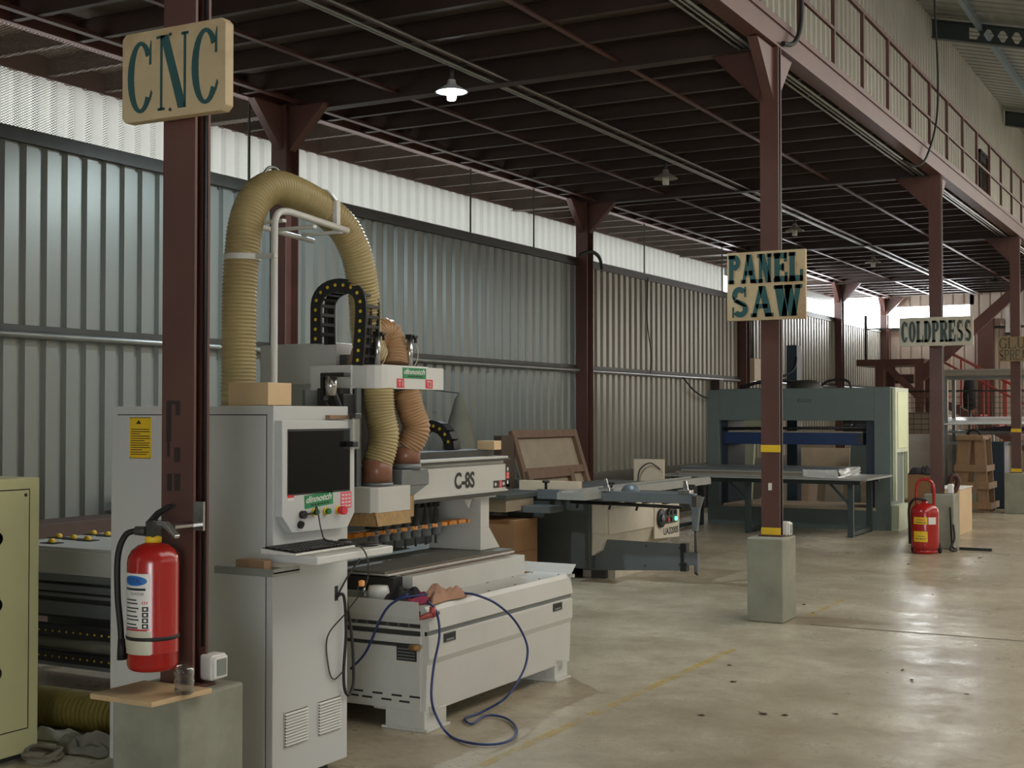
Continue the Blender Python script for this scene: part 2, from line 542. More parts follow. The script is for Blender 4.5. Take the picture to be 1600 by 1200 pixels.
def glyph(ch, t, h, s, e):
    """Serif letter in a unit box. t heavy stroke, h thin stroke, s serif thickness, e serif overhang."""
    def ser(x, y, wd): return bar(x - wd / 2 - e, y, x + wd / 2 + e, y + s)
    T = 1 - s
    if ch == 'L':
        x = e + t / 2
        return bar(e, 0, e + t, 1) + ser(x, T, t) + ser(x, 0, t) + bar(e, 0, 0.98, h) + bar(0.98 - h, 0, 0.98, max(0.32, h * 2))
    if ch in 'PR':
        x = e + t / 2
        g = bar(e, 0, e + t, 1) + ser(x, 0, t) + bar(0, T, 0.55, 1) + arc(0.55, 0.735, 0.42, 0.265, t * 0.95, h, -90, 90) + bar(e + t, 0.47, 0.55, 0.47 + h) + bar(e + t, 1 - h, 0.55, 1)
        if ch == 'R': g += slant(0.56, 0.5, 0.82, 0.0, t) + bar(0.72, 0, 1.0, s)
        return g
    if ch == 'A':
        return slant(0.16, 0, 0.48, 1, h) + slant(0.80, 0, 0.50, 1, t) + bar(0.25, 0.27, 0.75, 0.27 + h * 0.8) + ser(0.16, 0, h) + ser(0.82, 0, t * 0.9)
    if ch == 'N':
        return bar(0.12, 0, 0.12 + h, 1) + bar(0.88 - h, 0, 0.88, 1) + slant(0.12 + t / 2, 1, 0.88 - t / 2 + h * 0.2, 0, t) + ser(0.12 + h / 2, 0, h) + bar(0.0, T, 0.12 + t * 0.6, 1) + ser(0.88 - h / 2, T, h)
    if ch == 'E':
        x = e + t / 2
        return bar(e, 0, e + t, 1) + ser(x, T, t) + ser(x, 0, t) + bar(e, 1 - h, 0.93, 1) + bar(e, 0, 0.97, h) + bar(e + t, 0.5 - h / 2, 0.72, 0.5 + h / 2) + bar(0.93 - h, 0.68, 0.93, 1) + bar(0.97 - h, 0, 0.97, 0.33) + bar(0.72 - h * 0.7, 0.36, 0.72, 0.64)
    if ch == 'S':
        ty = h; tx = t
        return (arc(0.48, 0.73, 0.40, 0.27, tx * 0.9, ty, 30, 215) + arc(0.52, 0.27, 0.42, 0.27, tx * 0.9, ty, -150, 40)
                + [[(0.12, 0.66), (0.36, 0.56), (0.90, 0.36), (0.62, 0.44)], [(0.10, 0.70), (0.20, 0.50), (0.62, 0.36), (0.92, 0.34)], [(0.2, 0.52), (0.40, 0.60), (0.84, 0.46), (0.80, 0.34)]]
                + bar(0.84 - h * 0.5, 0.66, 0.84, 1.0) + bar(0.09, 0.0, 0.09 + h * 0.5, 0.34))
    if ch in 'CG':
        g = arc(0.52, 0.5, 0.50, 0.5, t, h, 38, 322)
        g += [[(0.86, 0.66), (0.93, 0.66), (0.93, 0.99), (0.88, 0.92)]]
        if ch == 'C': g += [[(0.90, 0.16), (0.97, 0.26), (0.94, 0.30), (0.86, 0.20)]]
        else: g += bar(0.80, 0.05, 0.80 + t * 0.8, 0.45) + bar(0.66, 0.45 - s, 1.0, 0.45)
        return g
    if ch == 'O':
        return arc(0.5, 0.5, 0.5, 0.5, t, h, 0, 360, 32)
    if ch == 'D':
        x = e + t / 2
        return bar(e, 0, e + t, 1) + bar(0, T, 0.5, 1) + bar(0, 0, 0.5, s) + bar(e, 1 - h, 0.5, 1) + bar(e, 0, 0.5, h) + arc(0.48, 0.5, 0.50, 0.5, t, h, -90, 90)
    if ch == 'U':
        return bar(0.10, 0.3, 0.10 + t, 1) + bar(0.88 - h, 0.3, 0.88, 1) + arc(0.49, 0.32, 0.39, 0.32, t * 0.8, h, 180, 360) + ser(0.10 + t / 2, T, t) + ser(0.88 - h / 2, T, h)
    if ch == 'W':
        return slant(0.14, 1, 0.32, 0, t) + slant(0.50, 1, 0.34, 0, h) + slant(0.48, 1, 0.66, 0, t) + slant(0.86, 1, 0.68, 0, h) + ser(0.14, T, t * 0.8) + ser(0.49, T, t * 0.6) + ser(0.86, T, h)
    return bar(0, 0, 1, 1)


def letters(txt, boxes, t, h, s, e, depth=0.004):
    """Lettering: boxes = (x0, y0, x1, y1) per letter on the board's face."""
    mb = MB()
    for ch, (x0, y0, x1, y1) in zip(txt, boxes):
        for poly in glyph(ch, t, h, s, e):
            P = [(x0 + p[0] * (x1 - x0), y0 + p[1] * (y1 - y0)) for p in poly]
            mb.prism(P, 'z', 0.0005, depth)
    return mb


def row(n, x0, x1, y0, y1, gap=0.12, widths=None):
    widths = widths or [1] * n
    tot = sum(widths) + gap * (n - 1)
    k = (x1 - x0) / tot; out = []; x = x0
    for w in widths:
        out.append((x, y0, x + w * k, y1)); x += (w + gap) * k
    return out


# ================================================================== THE HALL
XW = -8.0        # sheet wall on the left
XO = -9.05       # translucent outer wall behind the mesh
YB = 34.0        # back wall
ZJ = 4.50        # underside of the mezzanine joists
BAY = [-2.75, 3.62, 10.05, 16.42, 22.75, 29.15]

struct(MB().box(-9.6, 9.2, -6, YB + 0.6, -0.12, 0.0).build('floor', FLOORM))


def corrugated(y0, y1, z0, z1, x, pitch=0.20, depth=0.035, crest=0.115, valley=0.045, sgn=1):
    """Trapezoid-ribbed sheet running along y; crests stand towards +x."""
    side = (pitch - crest - valley) / 2
    pts = []; y = y0
    while y < y1 - 1e-6:
        for dy, d in ((0, 1), (crest, 1), (crest + side, 0), (crest + side + valley, 0)):
            pts.append((y + dy, x + sgn * (depth * d)))
        y += pitch
    mb = MB()
    vs = [(px, py, z0) for py, px in pts] + [(px, py, z1) for py, px in pts]
    n = len(pts)
    return mb.add(vs, [(i, i + 1, n + i + 1, n + i) for i in range(n - 1)])


def corrugated_x(x0, x1, z0, z1, y, pitch=0.25, depth=0.035, crest=0.19, valley=0.02):
    side = (pitch - crest - valley) / 2
    pts = []; x = x0
    while x < x1 - 1e-6:
        for dx, d in ((0, 1), (crest, 1), (crest + side, 0), (crest + side + valley, 0)):
            pts.append((x + dx, y - depth * d))
        x += pitch
    vs = [(px, py, z0) for px, py in pts] + [(px, py, z1) for px, py in pts]
    n = len(pts)
    return MB().add(vs, [(i, i + 1, n + i + 1, n + i) for i in range(n - 1)])


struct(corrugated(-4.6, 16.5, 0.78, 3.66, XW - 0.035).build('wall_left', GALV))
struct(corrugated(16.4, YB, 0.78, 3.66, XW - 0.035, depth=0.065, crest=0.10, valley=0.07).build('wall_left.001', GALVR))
struct(MB().box(XW - 0.22, XW - 0.04, -4.6, YB, 0, 0.78).build('baseboard_left', DADO))
struct(MB().box(XW - 0.07, XW + 0.03, -4.6, YB, 3.64, 3.73).box(XW + 0.01, XW + 0.05, -4.6, YB, 3.62, 3.66).box(XW - 0.25, XW - 0.07, -4.6, YB, 3.70, 3.73).build('trim_1', DARKST))
struct(MB().box(XW - 0.0, XW + 0.04, -4.6, YB, 2.215, 2.26).build('trim_2', DARKST))
struct(MB().tube([(XW + 0.05, -4.6, 2.185), (XW + 0.05, YB - 0.1, 2.185)], 0.028, 10).build('trim_3', PIPE))
# outer translucent cladding, open to the sky near the back
struct(corrugated(-4.6, 25.2, 2.6, 4.62, XO, pitch=0.20, depth=0.04, crest=0.09, valley=0.05).build('window_1', TRANSL))
struct(MB().box(XO - 0.02, XO + 0.02, 25.2, YB + 0.1, 4.34, 4.62).build('trim_4', GALV))
struct(MB().box(XO - 0.1, XO + 0.05, -4.6, YB, 4.48, 4.66).build('trim_5', RED_OX))
# back wall with its open strip under the deck
struct(corrugated_x(-8.05, 9.0, 0, 3.70, YB, 0.26).build('wall_back', BACKSH))
struct(corrugated_x(-8.05, -5.9, 4.26, 4.66, YB, 0.26).build('wall_back.001', BACKSH))
struct(corrugated_x(-5.88, 9.0, 3.70, 4.66, YB, 0.26).build('wall_back.002', BACKSH))
struct(corrugated_x(-4.4, 9.0, 4.66, 9.0, YB, 0.26).build('wall_back.003', BACKSH))
struct(MB().box(-8.05, 9, YB - 0.08, YB - 0.03, 3.66, 3.72).build('trim_6', DARKST))
# the sides the photograph does not face: assumed doorway behind, closed wall along the right
struct(MB().box(9.0, 9.1, -5, YB, 0, 5.2).build('wall_right', GALV_UP))
struct(MB().box(-9.1, -3.2, -5.1, -5.0, 0, 4.66).box(-4.4, 9.1, -5.1, -5.0, 2.6, 9).box(3.5, 9.1, -5.1, -5.0, 0, 2.6).box(-3.2, 0.5, -5.1, -5.0, 0, 2.6).build('wall_front', GALV_UP))

# mezzanine deck
struct(MB().box(XO - 0.1, -3.18, -4.9, YB, 4.665, 4.70).build('ceiling', DECK))


def ibeam_poly(w, h, tf, tw, cx, z0):
    a = w / 2; b = tw / 2
    return [(cx - a, z0), (cx + a, z0), (cx + a, z0 + tf), (cx + b, z0 + tf), (cx + b, z0 + h - tf), (cx + a, z0 + h - tf),
            (cx + a, z0 + h), (cx - a, z0 + h), (cx - a, z0 + h - tf), (cx - b, z0 + h - tf), (cx - b, z0 + tf), (cx - a, z0 + tf)]


# joists, one object each
j0 = None
for bi in range(len(BAY)):
    a = BAY[bi]; e = BAY[bi + 1] if bi + 1 < len(BAY) else YB + 1.4
    n = 10
    for k in range(1, n):
        y = a + (e - a) * k / n
        if y < -1.5 or y > YB - 0.1: continue
        if j0 is None:
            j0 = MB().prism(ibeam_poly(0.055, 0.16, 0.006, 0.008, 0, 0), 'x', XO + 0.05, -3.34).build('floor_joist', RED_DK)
            j0.location = (0, y, ZJ)
            tag(j0, 'red oxide steel joist under the mezzanine deck, running from wall to walkway edge', 'joist', 'joists under the mezzanine')
        else:
            o = j0.copy(); COL.objects.link(o); o.location = (0, y, ZJ)
# deeper cross beams on the column lines
names = ['at the near end', 'over the column with the CNC sign', 'over the column with the PANEL SAW sign', 'over the column with the COLDPRESS sign', 'over the column with the GLUE SPREADER sign', 'last before the back wall']
for y, nm in zip(BAY[1:], names[1:]):
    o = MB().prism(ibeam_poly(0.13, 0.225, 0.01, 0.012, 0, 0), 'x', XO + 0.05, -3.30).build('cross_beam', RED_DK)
    o.location = (0, y, 4.44)
    tag(o, 'deep red oxide cross beam ' + nm, 'beam', 'cross beams of the mezzanine')
# long members under the joists
for x, w, lab in ((-8.0, 0.10, 'long red oxide beam on top of the wall columns'), (-7.72, 0.06, 'long red oxide angle just inside the wall column heads'),
                  (-6.7, 0.05, 'long thin red oxide tie under the joists, nearer the wall'), (-5.6, 0.07, 'long red oxide tie under the joists that carries the lamps'),
                  (-4.5, 0.05, 'long thin red oxide tie under the joists, nearer the walkway')):
    mb = MB()
    if w > 0.09: mb.prism(ibeam_poly(w, 0.17, 0.01, 0.01, x, ZJ - 0.012), 'y', -3, YB - 0.1)
    else: mb.box(x - w / 2, x + w / 2, -3, YB - 0.1, ZJ - 0.010, ZJ - 0.002).box(x - w / 2, x - w / 2 + 0.006, -3, YB - 0.1, ZJ - 0.002, ZJ + 0.04)
    tag(mb.build('tie_beam', RED_OX), lab, 'beam')
for dx, r in ((-0.07, 0.012), (-0.11, 0.010), (0.07, 0.010)):
    o = MB().tube([(-5.6 + dx, -2, ZJ - 0.035), (-5.6 + dx, YB - 0.4, ZJ - 0.035)], r, 6).build('conduit', PIPE)
    tag(o, 'thin metal conduit along the tie beam that carries the lamps', 'conduit', 'conduits along the lamp tie beam')
# edge beam of the walkway
eb = MB().prism([(-3.30, 4.46), (-3.16, 4.46), (-3.16, 4.475), (-3.175, 4.475), (-3.175, 4.645), (-3.16, 4.645), (-3.16, 4.66), (-3.30, 4.66)], 'y', -3, YB - 0.1).build('edge_beam', RED_OX)
tag(eb, 'long red oxide edge beam of the mezzanine under the railing', 'beam')
for k, (x, z, r) in enumerate(((-3.36, 4.462, 0.014), (-3.41, 4.468, 0.010), (-3.47, 4.474, 0.012))):
    o = MB().tube([(x, -2, z), (x, YB - 0.4, z)], r, 6).build('conduit', PIPE)
    tag(o, 'thin metal conduit along the inside of the mezzanine edge beam', 'conduit', 'conduits inside the edge beam')

# railing
rl = thing('mezzanine_railing', 'red oxide steel railing with two rails along the mezzanine walkway', 'railing', (-3.2, 0, 4.66))
MB().box(-3.225, -3.185, -2, 33, 5.46, 5.50).build('top_rail', RED_OX, rl, 0.004)
MB().box(-3.22, -3.19, -2, 33, 5.035, 5.065).build('mid_rail', RED_OX, rl, 0.004)
MB().box(-3.20, -3.165, -2, 33, 4.66, 4.70).build('toe_rail', RED_OX, rl)
for k in range(-9, 22):
    y = 10.78 + 1.041 * k
    B(-3.222, -3.188, y - 0.018, y + 0.018, 4.66, 5.46).build('post', RED_OX, rl)
cb = cable([(-3.14, 15.9, 7.5), (-3.14, 16.0, 6.4), (-3.12, 16.05, 5.6), (-3.11, 15.9, 5.0), (-3.12, 15.4, 4.5), (-3.2, 15.2, 4.36), (-3.32, 15.1, 4.43)], 0.012).build('hanging_cable', RUBBER)
tag(cb, 'black cable hanging over the railing near the COLDPRESS column', 'cable')
cb = cable([(-3.13, 10.55, 6.2), (-3.12, 10.55, 5.2), (-3.11, 10.5, 4.75), (-3.12, 10.35, 4.55), (-3.15, 10.15, 4.50)], 0.02, n=8).build('hanging_cable', RUBBER)
tag(cb, 'thick black cable bending over the edge beam above the PANEL SAW column', 'cable')

# upper storey wall and roof
ZT = 7.88
struct(corrugated(-5.1, 26.1, 4.70, ZT + 0.06, -4.40, 0.2, 0.10, 0.06, 0.10).build('wall_upper', GALV_UP))
struct(corrugated(25.9, YB, 4.70, ZT + 0.06, -4.345, 0.2, 0.04, 0.13, 0.03).build('wall_upper.001', GALV_UP))
dr = MB().box(-4.31, -4.25, 25.75, 25.83, 4.70, 6.50).box(-4.31, -4.25, 26.55, 26.63, 4.70, 6.50).box(-4.31, -4.25, 25.75, 26.63, 6.44, 6.50).build('door_1', GAP)
struct(dr)
MB().box(-4.295, -4.275, 25.83, 26.55, 4.70, 6.44).build('door_leaf', BLACK, dr)
MB().box(-4.275, -4.262, 25.9, 26.48, 5.55, 6.3).build('door_pane', SCREEN, dr)
SL = -0.25
def zr(x): return ZT - 0.14 + SL * (x + 4.34)
rf = MB(); pts = []
y = -5.1
while y < YB:
    for dy, d in ((0, 0), (0.20, 0), (0.225, 0.03), (0.255, 0.03)):
        pts.append((y + dy, d))
    y += 0.28
n = len(pts)
rf.add([(-4.45, py, zr(-4.45) + d + 0.14) for py, d in pts] + [(9.2, py, zr(9.2) + d + 0.14) for py, d in pts], [(i, i + 1, n + i + 1, n + i) for i in range(n - 1)])
struct(rf.build('ceiling_roof', ROOFSH))
for k, x in enumerate((-3.55, -2.2, -0.85, 0.5, 1.85, 3.2)):
    o = MB().box(x - 0.035, x + 0.035, 0, YB, zr(x) + 0.0, zr(x) + 0.13).build('roof_purlin', PURLIN)
    tag(o, 'pale blue steel purlin running along under the roof sheets', 'purlin', 'roof purlins')
for y, nm in ((21.6, 'nearest the camera in view'), (28.9, 'farther back, beyond the first')):
    mb = MB()
    def sl(x0, x1, dz0, dz1, w):
        mb.add([(x, yy, zr(x) + dz) for x in (x0, x1) for yy in (y - w, y + w) for dz in (dz0, dz1)], [(0, 1, 3, 2), (4, 6, 7, 5), (0, 4, 5, 1), (2, 3, 7, 6), (0, 2, 6, 4), (1, 5, 7, 3)])
    sl(-4.28, 9.0, 0.08, 0.10, 0.07); sl(-4.28, 9.0, -0.20, -0.18, 0.07)
    sl(-4.28, 9.0, 0.04, 0.08, 0.006); sl(-4.28, 9.0, -0.18, -0.14, 0.006); sl(-4.28, -3.72, -0.14, 0.04, 0.006)
    x = -3.72 + 0.17
    while x < 8.8:
        P = [(x - 0.06, 0.04), (x + 0.10, 0.04), (x + 0.045, -0.05), (x + 0.10, -0.14), (x - 0.06, -0.14), (x - 0.005, -0.05)]
        P = [(px, zr(px) + dz) for px, dz in P]
        mb.prism(P, 'y', y - 0.006, y + 0.006)
        x += 0.205
    tag(mb.build('roof_rafter', BLUEGREY), 'dark blue-grey castellated roof rafter, ' + nm, 'rafter')

# ------------------------------------------------------------------ columns
def column(xc, y, zb, ztop, label, w=0.148, d=0.08, plinth=None, face='y', haunch=(), tape=False, pipe=False, rust=RED_OX):
    """H-section column; flanges face -y."""
    t = thing('steel_column', label, 'column', (xc, y, 0))
    mb = MB()
    mb.box(xc - w / 2, xc + w / 2, y - d / 2, y - d / 2 + 0.012, zb, ztop)
    mb.box(xc - w / 2, xc + w / 2, y + d / 2 - 0.012, y + d / 2, zb, ztop)
    mb.box(xc - 0.006, xc + 0.006, y - d / 2 + 0.012, y + d / 2 - 0.012, zb, ztop)
    mb.build('shaft', rust, t)
    if zb > 0.1:
        B(xc - w / 2 - 0.02, xc + w / 2 + 0.02, y - d / 2 - 0.015, y + d / 2 + 0.015, zb - 0.002, zb + 0.012).build('base_plate', rust, t)
    if plinth:
        B(*plinth, 0, zb).build('plinth', CONC, t, 0.012)
    for s in haunch:
        if s in ('+x', '-x'):
            q = 1 if s == '+x' else -1
            x0 = xc + q * w / 2
            MB().prism([(x0, ztop - 0.42), (x0 + q * 0.40, ztop - 0.01), (x0, ztop - 0.01)], 'y', y - 0.05, y + 0.05).build('bracket', rust, t)
        else:
            q = 1 if s == '+y' else -1
            y0 = y + q * d / 2
            MB().prism([(y0, ztop - 0.42), (y0 + q * 0.40, ztop - 0.01), (y0, ztop - 0.01)], 'x', xc - 0.04, xc + 0.04).build('bracket', rust, t)
    for z in (tape or ()):
        B(xc - w / 2 - 0.002, xc + w / 2 + 0.002, y - d / 2 - 0.002, y - d / 2 + 0.013, z, z + 0.055).build('yellow_band', YELLOW, t)
    return t


c1 = column(-3.285, 3.585, 0.645, 4.46, 'red oxide steel column carrying the CNC sign on a concrete plinth', plinth=(-3.457, -3.141, 3.413, 3.735), haunch=('-x',))
column(-3.236, 10.10, 0.645, 4.46, 'red oxide steel column carrying the PANEL SAW sign, two yellow bands, concrete plinth', plinth=(-3.385, -3.100, 9.924, 10.27), tape=(0.66, 1.30), haunch=('-x', '+y', '-y'))
column(-3.236, 16.45, 0.645, 4.46, 'red oxide steel column carrying the COLDPRESS sign on a concrete plinth', plinth=(-3.36, -3.02, 16.28, 16.62), haunch=('-x', '+y'))
column(-3.236, 22.75, 0.645, 4.46, 'red oxide steel column carrying the GLUE SPREADER sign, yellow bands, pale plinth', plinth=(-3.40, -3.06, 22.55, 22.92), tape=(0.66, 1.30), haunch=('-x', '+y'))
for y, lab in ((9.95, 'dark red wall column behind the tall ribbed dust hose'), (16.45, 'dark red wall column standing behind the leaning wooden frames'),
               (23.05, 'dark red wall column behind the PANEL SAW sign'), (29.5, 'dark red wall column above the cold press, in front of the bright gap'),
               (33.75, 'dark red wall column in the far corner of the hall')):
    column(-7.90, y, 0.0, 4.48, lab, w=0.17, d=0.2, haunch=('+x', '+y', '-y'))
o = MB().box(-7.95, -7.80, 21.5, 21.62, 0, 2.17).box(-7.95, -7.82, 21.62, 21.74, 0, 2.17).build('wall_post', RED_DK)
tag(o, 'short dark red post under the wall pipe, left of the press', 'post')

# conduit with black pipe on the near columns
for x, y, lab in ((-3.225, 3.62, 'dark pipe running up beside the CNC sign column'), (-3.172, 10.12, 'dark pipe running up beside the PANEL SAW sign column'),
               (-3.172, 16.47, 'dark pipe running up beside the COLDPRESS sign column'), (-3.172, 22.77, 'dark pipe running up beside the GLUE SPREADER sign column')):
    o = MB().tube([(x, y, 0.66 if y > 4 else 0.78), (x, y, 4.42)], 0.012, 8).build('cable_pipe', BLACK)
    tag(o, lab, 'pipe')

# mesh screen over the wall, its seams, and cables on the wall
ms_ = thing('mesh_screen', 'expanded metal mesh screen above the left sheet wall', 'mesh', (XW, 0, 3.73))
MB().quad((XW, -4, 3.73), (XW, YB - 0.2, 3.73), (XW, YB - 0.2, 4.486), (XW, -4, 4.486)).build('expanded_sheet', MESHM, ms_)
for y in (4.1, 6.3, 8.85, 9.55, 13.55, 15.15, 18.75, 22.2):
    B(XW - 0.008, XW + 0.008, y - 0.009, y + 0.009, 3.73, 4.486).build('seam_strip', DARKST, ms_)
o = cable([(-7.93, 8.85, 3.6), (-7.93, 8.87, 2.3), (-7.93, 8.9, 0.9)], 0.007).build('wall_cable', RUBBER)
tag(o, 'thin black cable running down the sheet wall behind the white cabinet', 'cable')
o = cable([(-7.94, 18.75, 3.66), (-7.93, 18.7, 3.0), (-7.93, 18.85, 2.5), (-7.93, 18.8, 2.2)], 0.008).build('wall_cable', RUBBER)
tag(o, 'thin black cable dropping to the wall pipe behind the panel saw', 'cable')
o = cable([(-7.9, 20.1, 2.17), (-7.88, 20.6, 1.95), (-7.86, 21.2, 1.86), (-7.86, 22.2, 1.95), (-7.8, 23.2, 2.05), (-7.6, 24, 2.03)], 0.014).build('wall_cable', RUBBER)
tag(o, 'black cable looping under the wall pipe left of the press', 'cable')
o = cable([(-7.85, 16.2, 3.74), (-7.78, 16.4, 3.80), (-7.75, 16.6, 3.74), (-7.78, 16.75, 3.60)], 0.025).build('cable_loop', DARKST)
tag(o, 'grey cable wrapped round the wall column above the wooden frames', 'cable')
jb = B(-7.94, -7.80, 23.35, 23.75, 2.2, 2.6).build('junction_box', PALEWOOD, None, 0.01)
tag(jb, 'small beige junction box on the wall behind the PANEL SAW column', 'box')
for k in range(3):
    o = MB().tube([(-7.93, 23.42 + 0.12 * k, 2.6), (-7.93, 23.42 + 0.12 * k, 3.65)], 0.016, 6).build('wall_conduit', DARKST)
    tag(o, 'dark conduit running up from the beige junction box', 'conduit', 'conduits above the junction box')

# pendant lamps on the tie beam
def lamp(y, label, on=False):
    x = -5.75
    t = thing('pendant_lamp', label, 'lamp', (x, y, 4.3), 'pendant lamps under the mezzanine')
    MB().box(x - 0.02, x + 0.14, y - 0.015, y + 0.015, ZJ - 0.03, ZJ - 0.012).tube([(x, y, ZJ - 0.02), (x, y, 4.37)], 0.018, 8).build('hanger', DARKST, t)
    MB().lathe([(0.03, 0.10), (0.04, 0.06), (0.135, 0.0), (0.138, -0.004), (0.128, -0.002), (0.036, 0.052), (0.0, 0.055)], (x, y, 4.27)).build('shade', LAMP_SH_ON if on else mat('lamp_shade_off', rgb(150, 150, 140), 0.4, var=0.05), t)
    if on: MB().lathe([(0.04, 0.012), (0.122, 0.0)], (x, y, 4.27)).build('glow_disc', emit('lamp_glow_disc', (0.82, 0.94, 1.0, 1), 2.5), t)  # added glowing disc, stands in for bulb light on the shade's inside
    MB().lathe([(0.0, 0.05), (0.036, 0.045), (0.038, -0.03), (0.034, -0.05), (0.0, -0.056)], (x, y, 4.25)).build('bulb', LAMP_ON if on else LAMP_OFF, t)
    return t
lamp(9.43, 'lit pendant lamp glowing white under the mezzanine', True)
lamp(14.1, 'unlit pendant lamp, second in the row after the lit one')
lamp(19.06, 'unlit pendant lamp seen just right of the PANEL SAW column')
lamp(23.75, 'unlit pendant lamp, small, fourth in the row')
lamp(28.97, 'unlit pendant lamp, farthest of the row over the press')
ld = bpy.data.lights.new('lamp_bulb_light', 'SPOT'); ld.energy = 320; ld.spot_size = math.radians(168); ld.spot_blend = 0.25; ld.color = (0.78, 0.92, 1.0); ld.shadow_soft_size = 0.06
lo = bpy.data.objects.new('lamp_bulb_light', ld); COL.objects.link(lo); lo.location = (-5.75, 9.43, 4.18)
o = MB().lathe([(0.02, 0.10), (0.035, 0.06), (0.16, 0.0), (0.163, -0.004), (0.15, -0.002), (0.03, 0.05)], (-4.55, 29.15, 4.345)).build('cone_lamp', DARKST)
tag(o, 'dark conical lamp shade hanging near the back, right of the COLDPRESS sign', 'lamp')

for y, lab in ((9.99, 'thin dark joint across the floor level with the PANEL SAW plinth'), (16.05, 'thin dark joint across the floor near the wheeled extinguisher')):
    o = MB().quad((-2.9, y - 0.012, 0.0015), (8.9, y - 0.012, 0.0015), (8.9, y + 0.012, 0.0015), (-2.9, y + 0.012, 0.0015)).build('trim_7', mat('joint_dark', rgb(96, 88, 72), 0.7))
    struct(o)
# yellow floor line, worn
YL = bpy.data.materials.new('worn_yellow_line'); YL.use_nodes = True
nt = YL.node_tree; b = nt.nodes['Principled BSDF']; b.inputs['Base Color'].default_value = rgb(196, 164, 60); b.inputs['Roughness'].default_value = 0.55
tc = nt.nodes.new('ShaderNodeTexCoord'); nz = nt.nodes.new('ShaderNodeTexNoise'); nz.inputs['Scale'].default_value = 7; nz.inputs['Detail'].default_value = 8
nt.links.new(tc.outputs['Object'], nz.inputs['Vector'])
rp = nt.nodes.new('ShaderNodeValToRGB'); rp.color_ramp.elements[0].position = 0.40; rp.color_ramp.elements[1].position = 0.62
rp.color_ramp.elements[0].color = (0.42, 0.42, 0.42, 1); rp.color_ramp.elements[1].color = (0.0, 0.0, 0.0, 1)
nt.links.new(nz.outputs['Fac'], rp.inputs['Fac']); nt.links.new(rp.outputs[0], b.inputs['Alpha'])
o = MB().quad((-3.09, 4.2, 0.002), (-3.03, 4.2, 0.002), (-3.03, 8.7, 0.002), (-3.09, 8.7, 0.002)).build('floor_marking', YL)
tag(o, 'worn yellow line painted on the floor beside the white machine', 'floor marking')
o = MB().quad((-3.07, 10.34, 0.002), (-3.02, 10.34, 0.002), (-3.02, 11.6, 0.002), (-3.07, 11.6, 0.002)).build('floor_marking', YL)
tag(o, 'short worn yellow line behind the plinth of the PANEL SAW column', 'floor marking')

STEN = mat('stencil_dark', rgb(40, 34, 30), 0.6)
for a_, b2, c_, d_ in ((260, 626, 267, 690), (261, 690, 265, 714), (267, 626, 274, 632), (274, 626, 281, 649), (272, 699, 281, 722), (261, 740, 268, 767), (272, 740, 281, 767)):
    p, q = ony(a_, b2, 3.5435), ony(c_, d_, 3.5435)
    B(p.x, q.x, 3.5437, 3.5447, q.z, p.z).build('stencil_mark', STEN, c1)

LEAF = mat('dry_leaf', rgb(84, 60, 44), 0.8, var=0.3)
rnd = random.Random(11); lf0 = None
for px, py in ((1095, 1118), (1192, 1116), (1225, 1118), (1305, 1116), (1425, 1063), (1270, 958), (1457, 930), (1420, 882), (1532, 872), (1255, 945), (1140, 1040), (1146, 1066), (1410, 1048), (1510, 1085)):
    p = onz(px, py, 0.0)
    if lf0 is None:
        lf0 = MB().add([(-0.03, 0, 0.001), (-0.01, 0.016, 0.008), (0.012, 0.013, 0.006), (0.03, 0.004, 0.012), (0.014, -0.013, 0.004), (-0.012, -0.014, 0.007), (0.0, 0.0, 0.001)], [(0, 1, 6), (1, 2, 6), (2, 3, 6), (3, 4, 6), (4, 5, 6), (5, 0, 6)]).build('leaf_scrap', LEAF)
        o = tag(lf0, 'small dry brown scrap lying on the concrete aisle floor', 'scrap', 'dry scraps on the aisle floor')
    else:
        o = lf0.copy(); COL.objects.link(o)
    k = rnd.uniform(0.6, 1.1); o.location = (p.x, p.y, 0.0005); o.rotation_euler = (0, 0, rnd.uniform(0, 6)); o.scale = (k, k, k)

# ------------------------------------------------------------------ signs
def sign(name, label, y, x0, x1, z0, z1, th=0.022, chamfer=0.0, board=SIGN):
    t = thing('hanging_sign', label, 'sign', ((x0 + x1) / 2, y, z0))
    c = chamfer
    P = [(x0 + c, z0), (x1 - c, z0), (x1, z0 + c), (x1, z1 - c), (x1 - c, z1), (x0 + c, z1), (x0, z1 - c), (x0, z0 + c)] if c else [(x0, z0), (x1, z0), (x1, z1), (x0, z1)]
    MB().prism(P, 'y', y, y + th).build('board', board, t, 0.003)
    return t
s = sign('cnc', 'wooden sign board with thin serif letters CNC on the nearest column', 3.475, -3.49, -3.015, 2.628, 2.945, 0.042, 0.018)
F = frame((-3.49, 3.475, 2.628), (1, 0, 0), (0, 0, 1))
letters('CNC', [(0.028, 0.028, 0.148, 0.282), (0.165, 0.028, 0.318, 0.290), (0.325, 0.028, 0.448, 0.290)], 0.23, 0.055, 0.035, 0.07).build('lettering', TEAL, s, M=F)
mb = MB()
for z in (2.655, 2.918): MB().lathe([(0, -0.003), (0.006, -0.003), (0.006, 0.0)], (-3.262, 3.475, z), 10, axis='y').build('screw', DARKST, s)
MB().box(-3.30, -3.22, 3.475 + 0.042, 3.546, 2.66, 2.92).build('mounting_block', SIGNED, s)
s = sign('ps', 'pale wooden sign with bold slab letters PANEL SAW on its column', 10.01, -3.566, -2.936, 2.325, 2.86, 0.03)
F = frame((-3.566, 10.01, 2.325), (1, 0, 0), (0, 0, 1))
W, H = 0.63, 0.535
bx = row(5, 0.012, 0.612, 0.29, 0.515, 0.05, [0.9, 1.15, 1.15, 1.05, 1.05])
letters('PANEL', bx, 0.36, 0.20, 0.13, 0.06).build('lettering', TEAL, s, M=F)
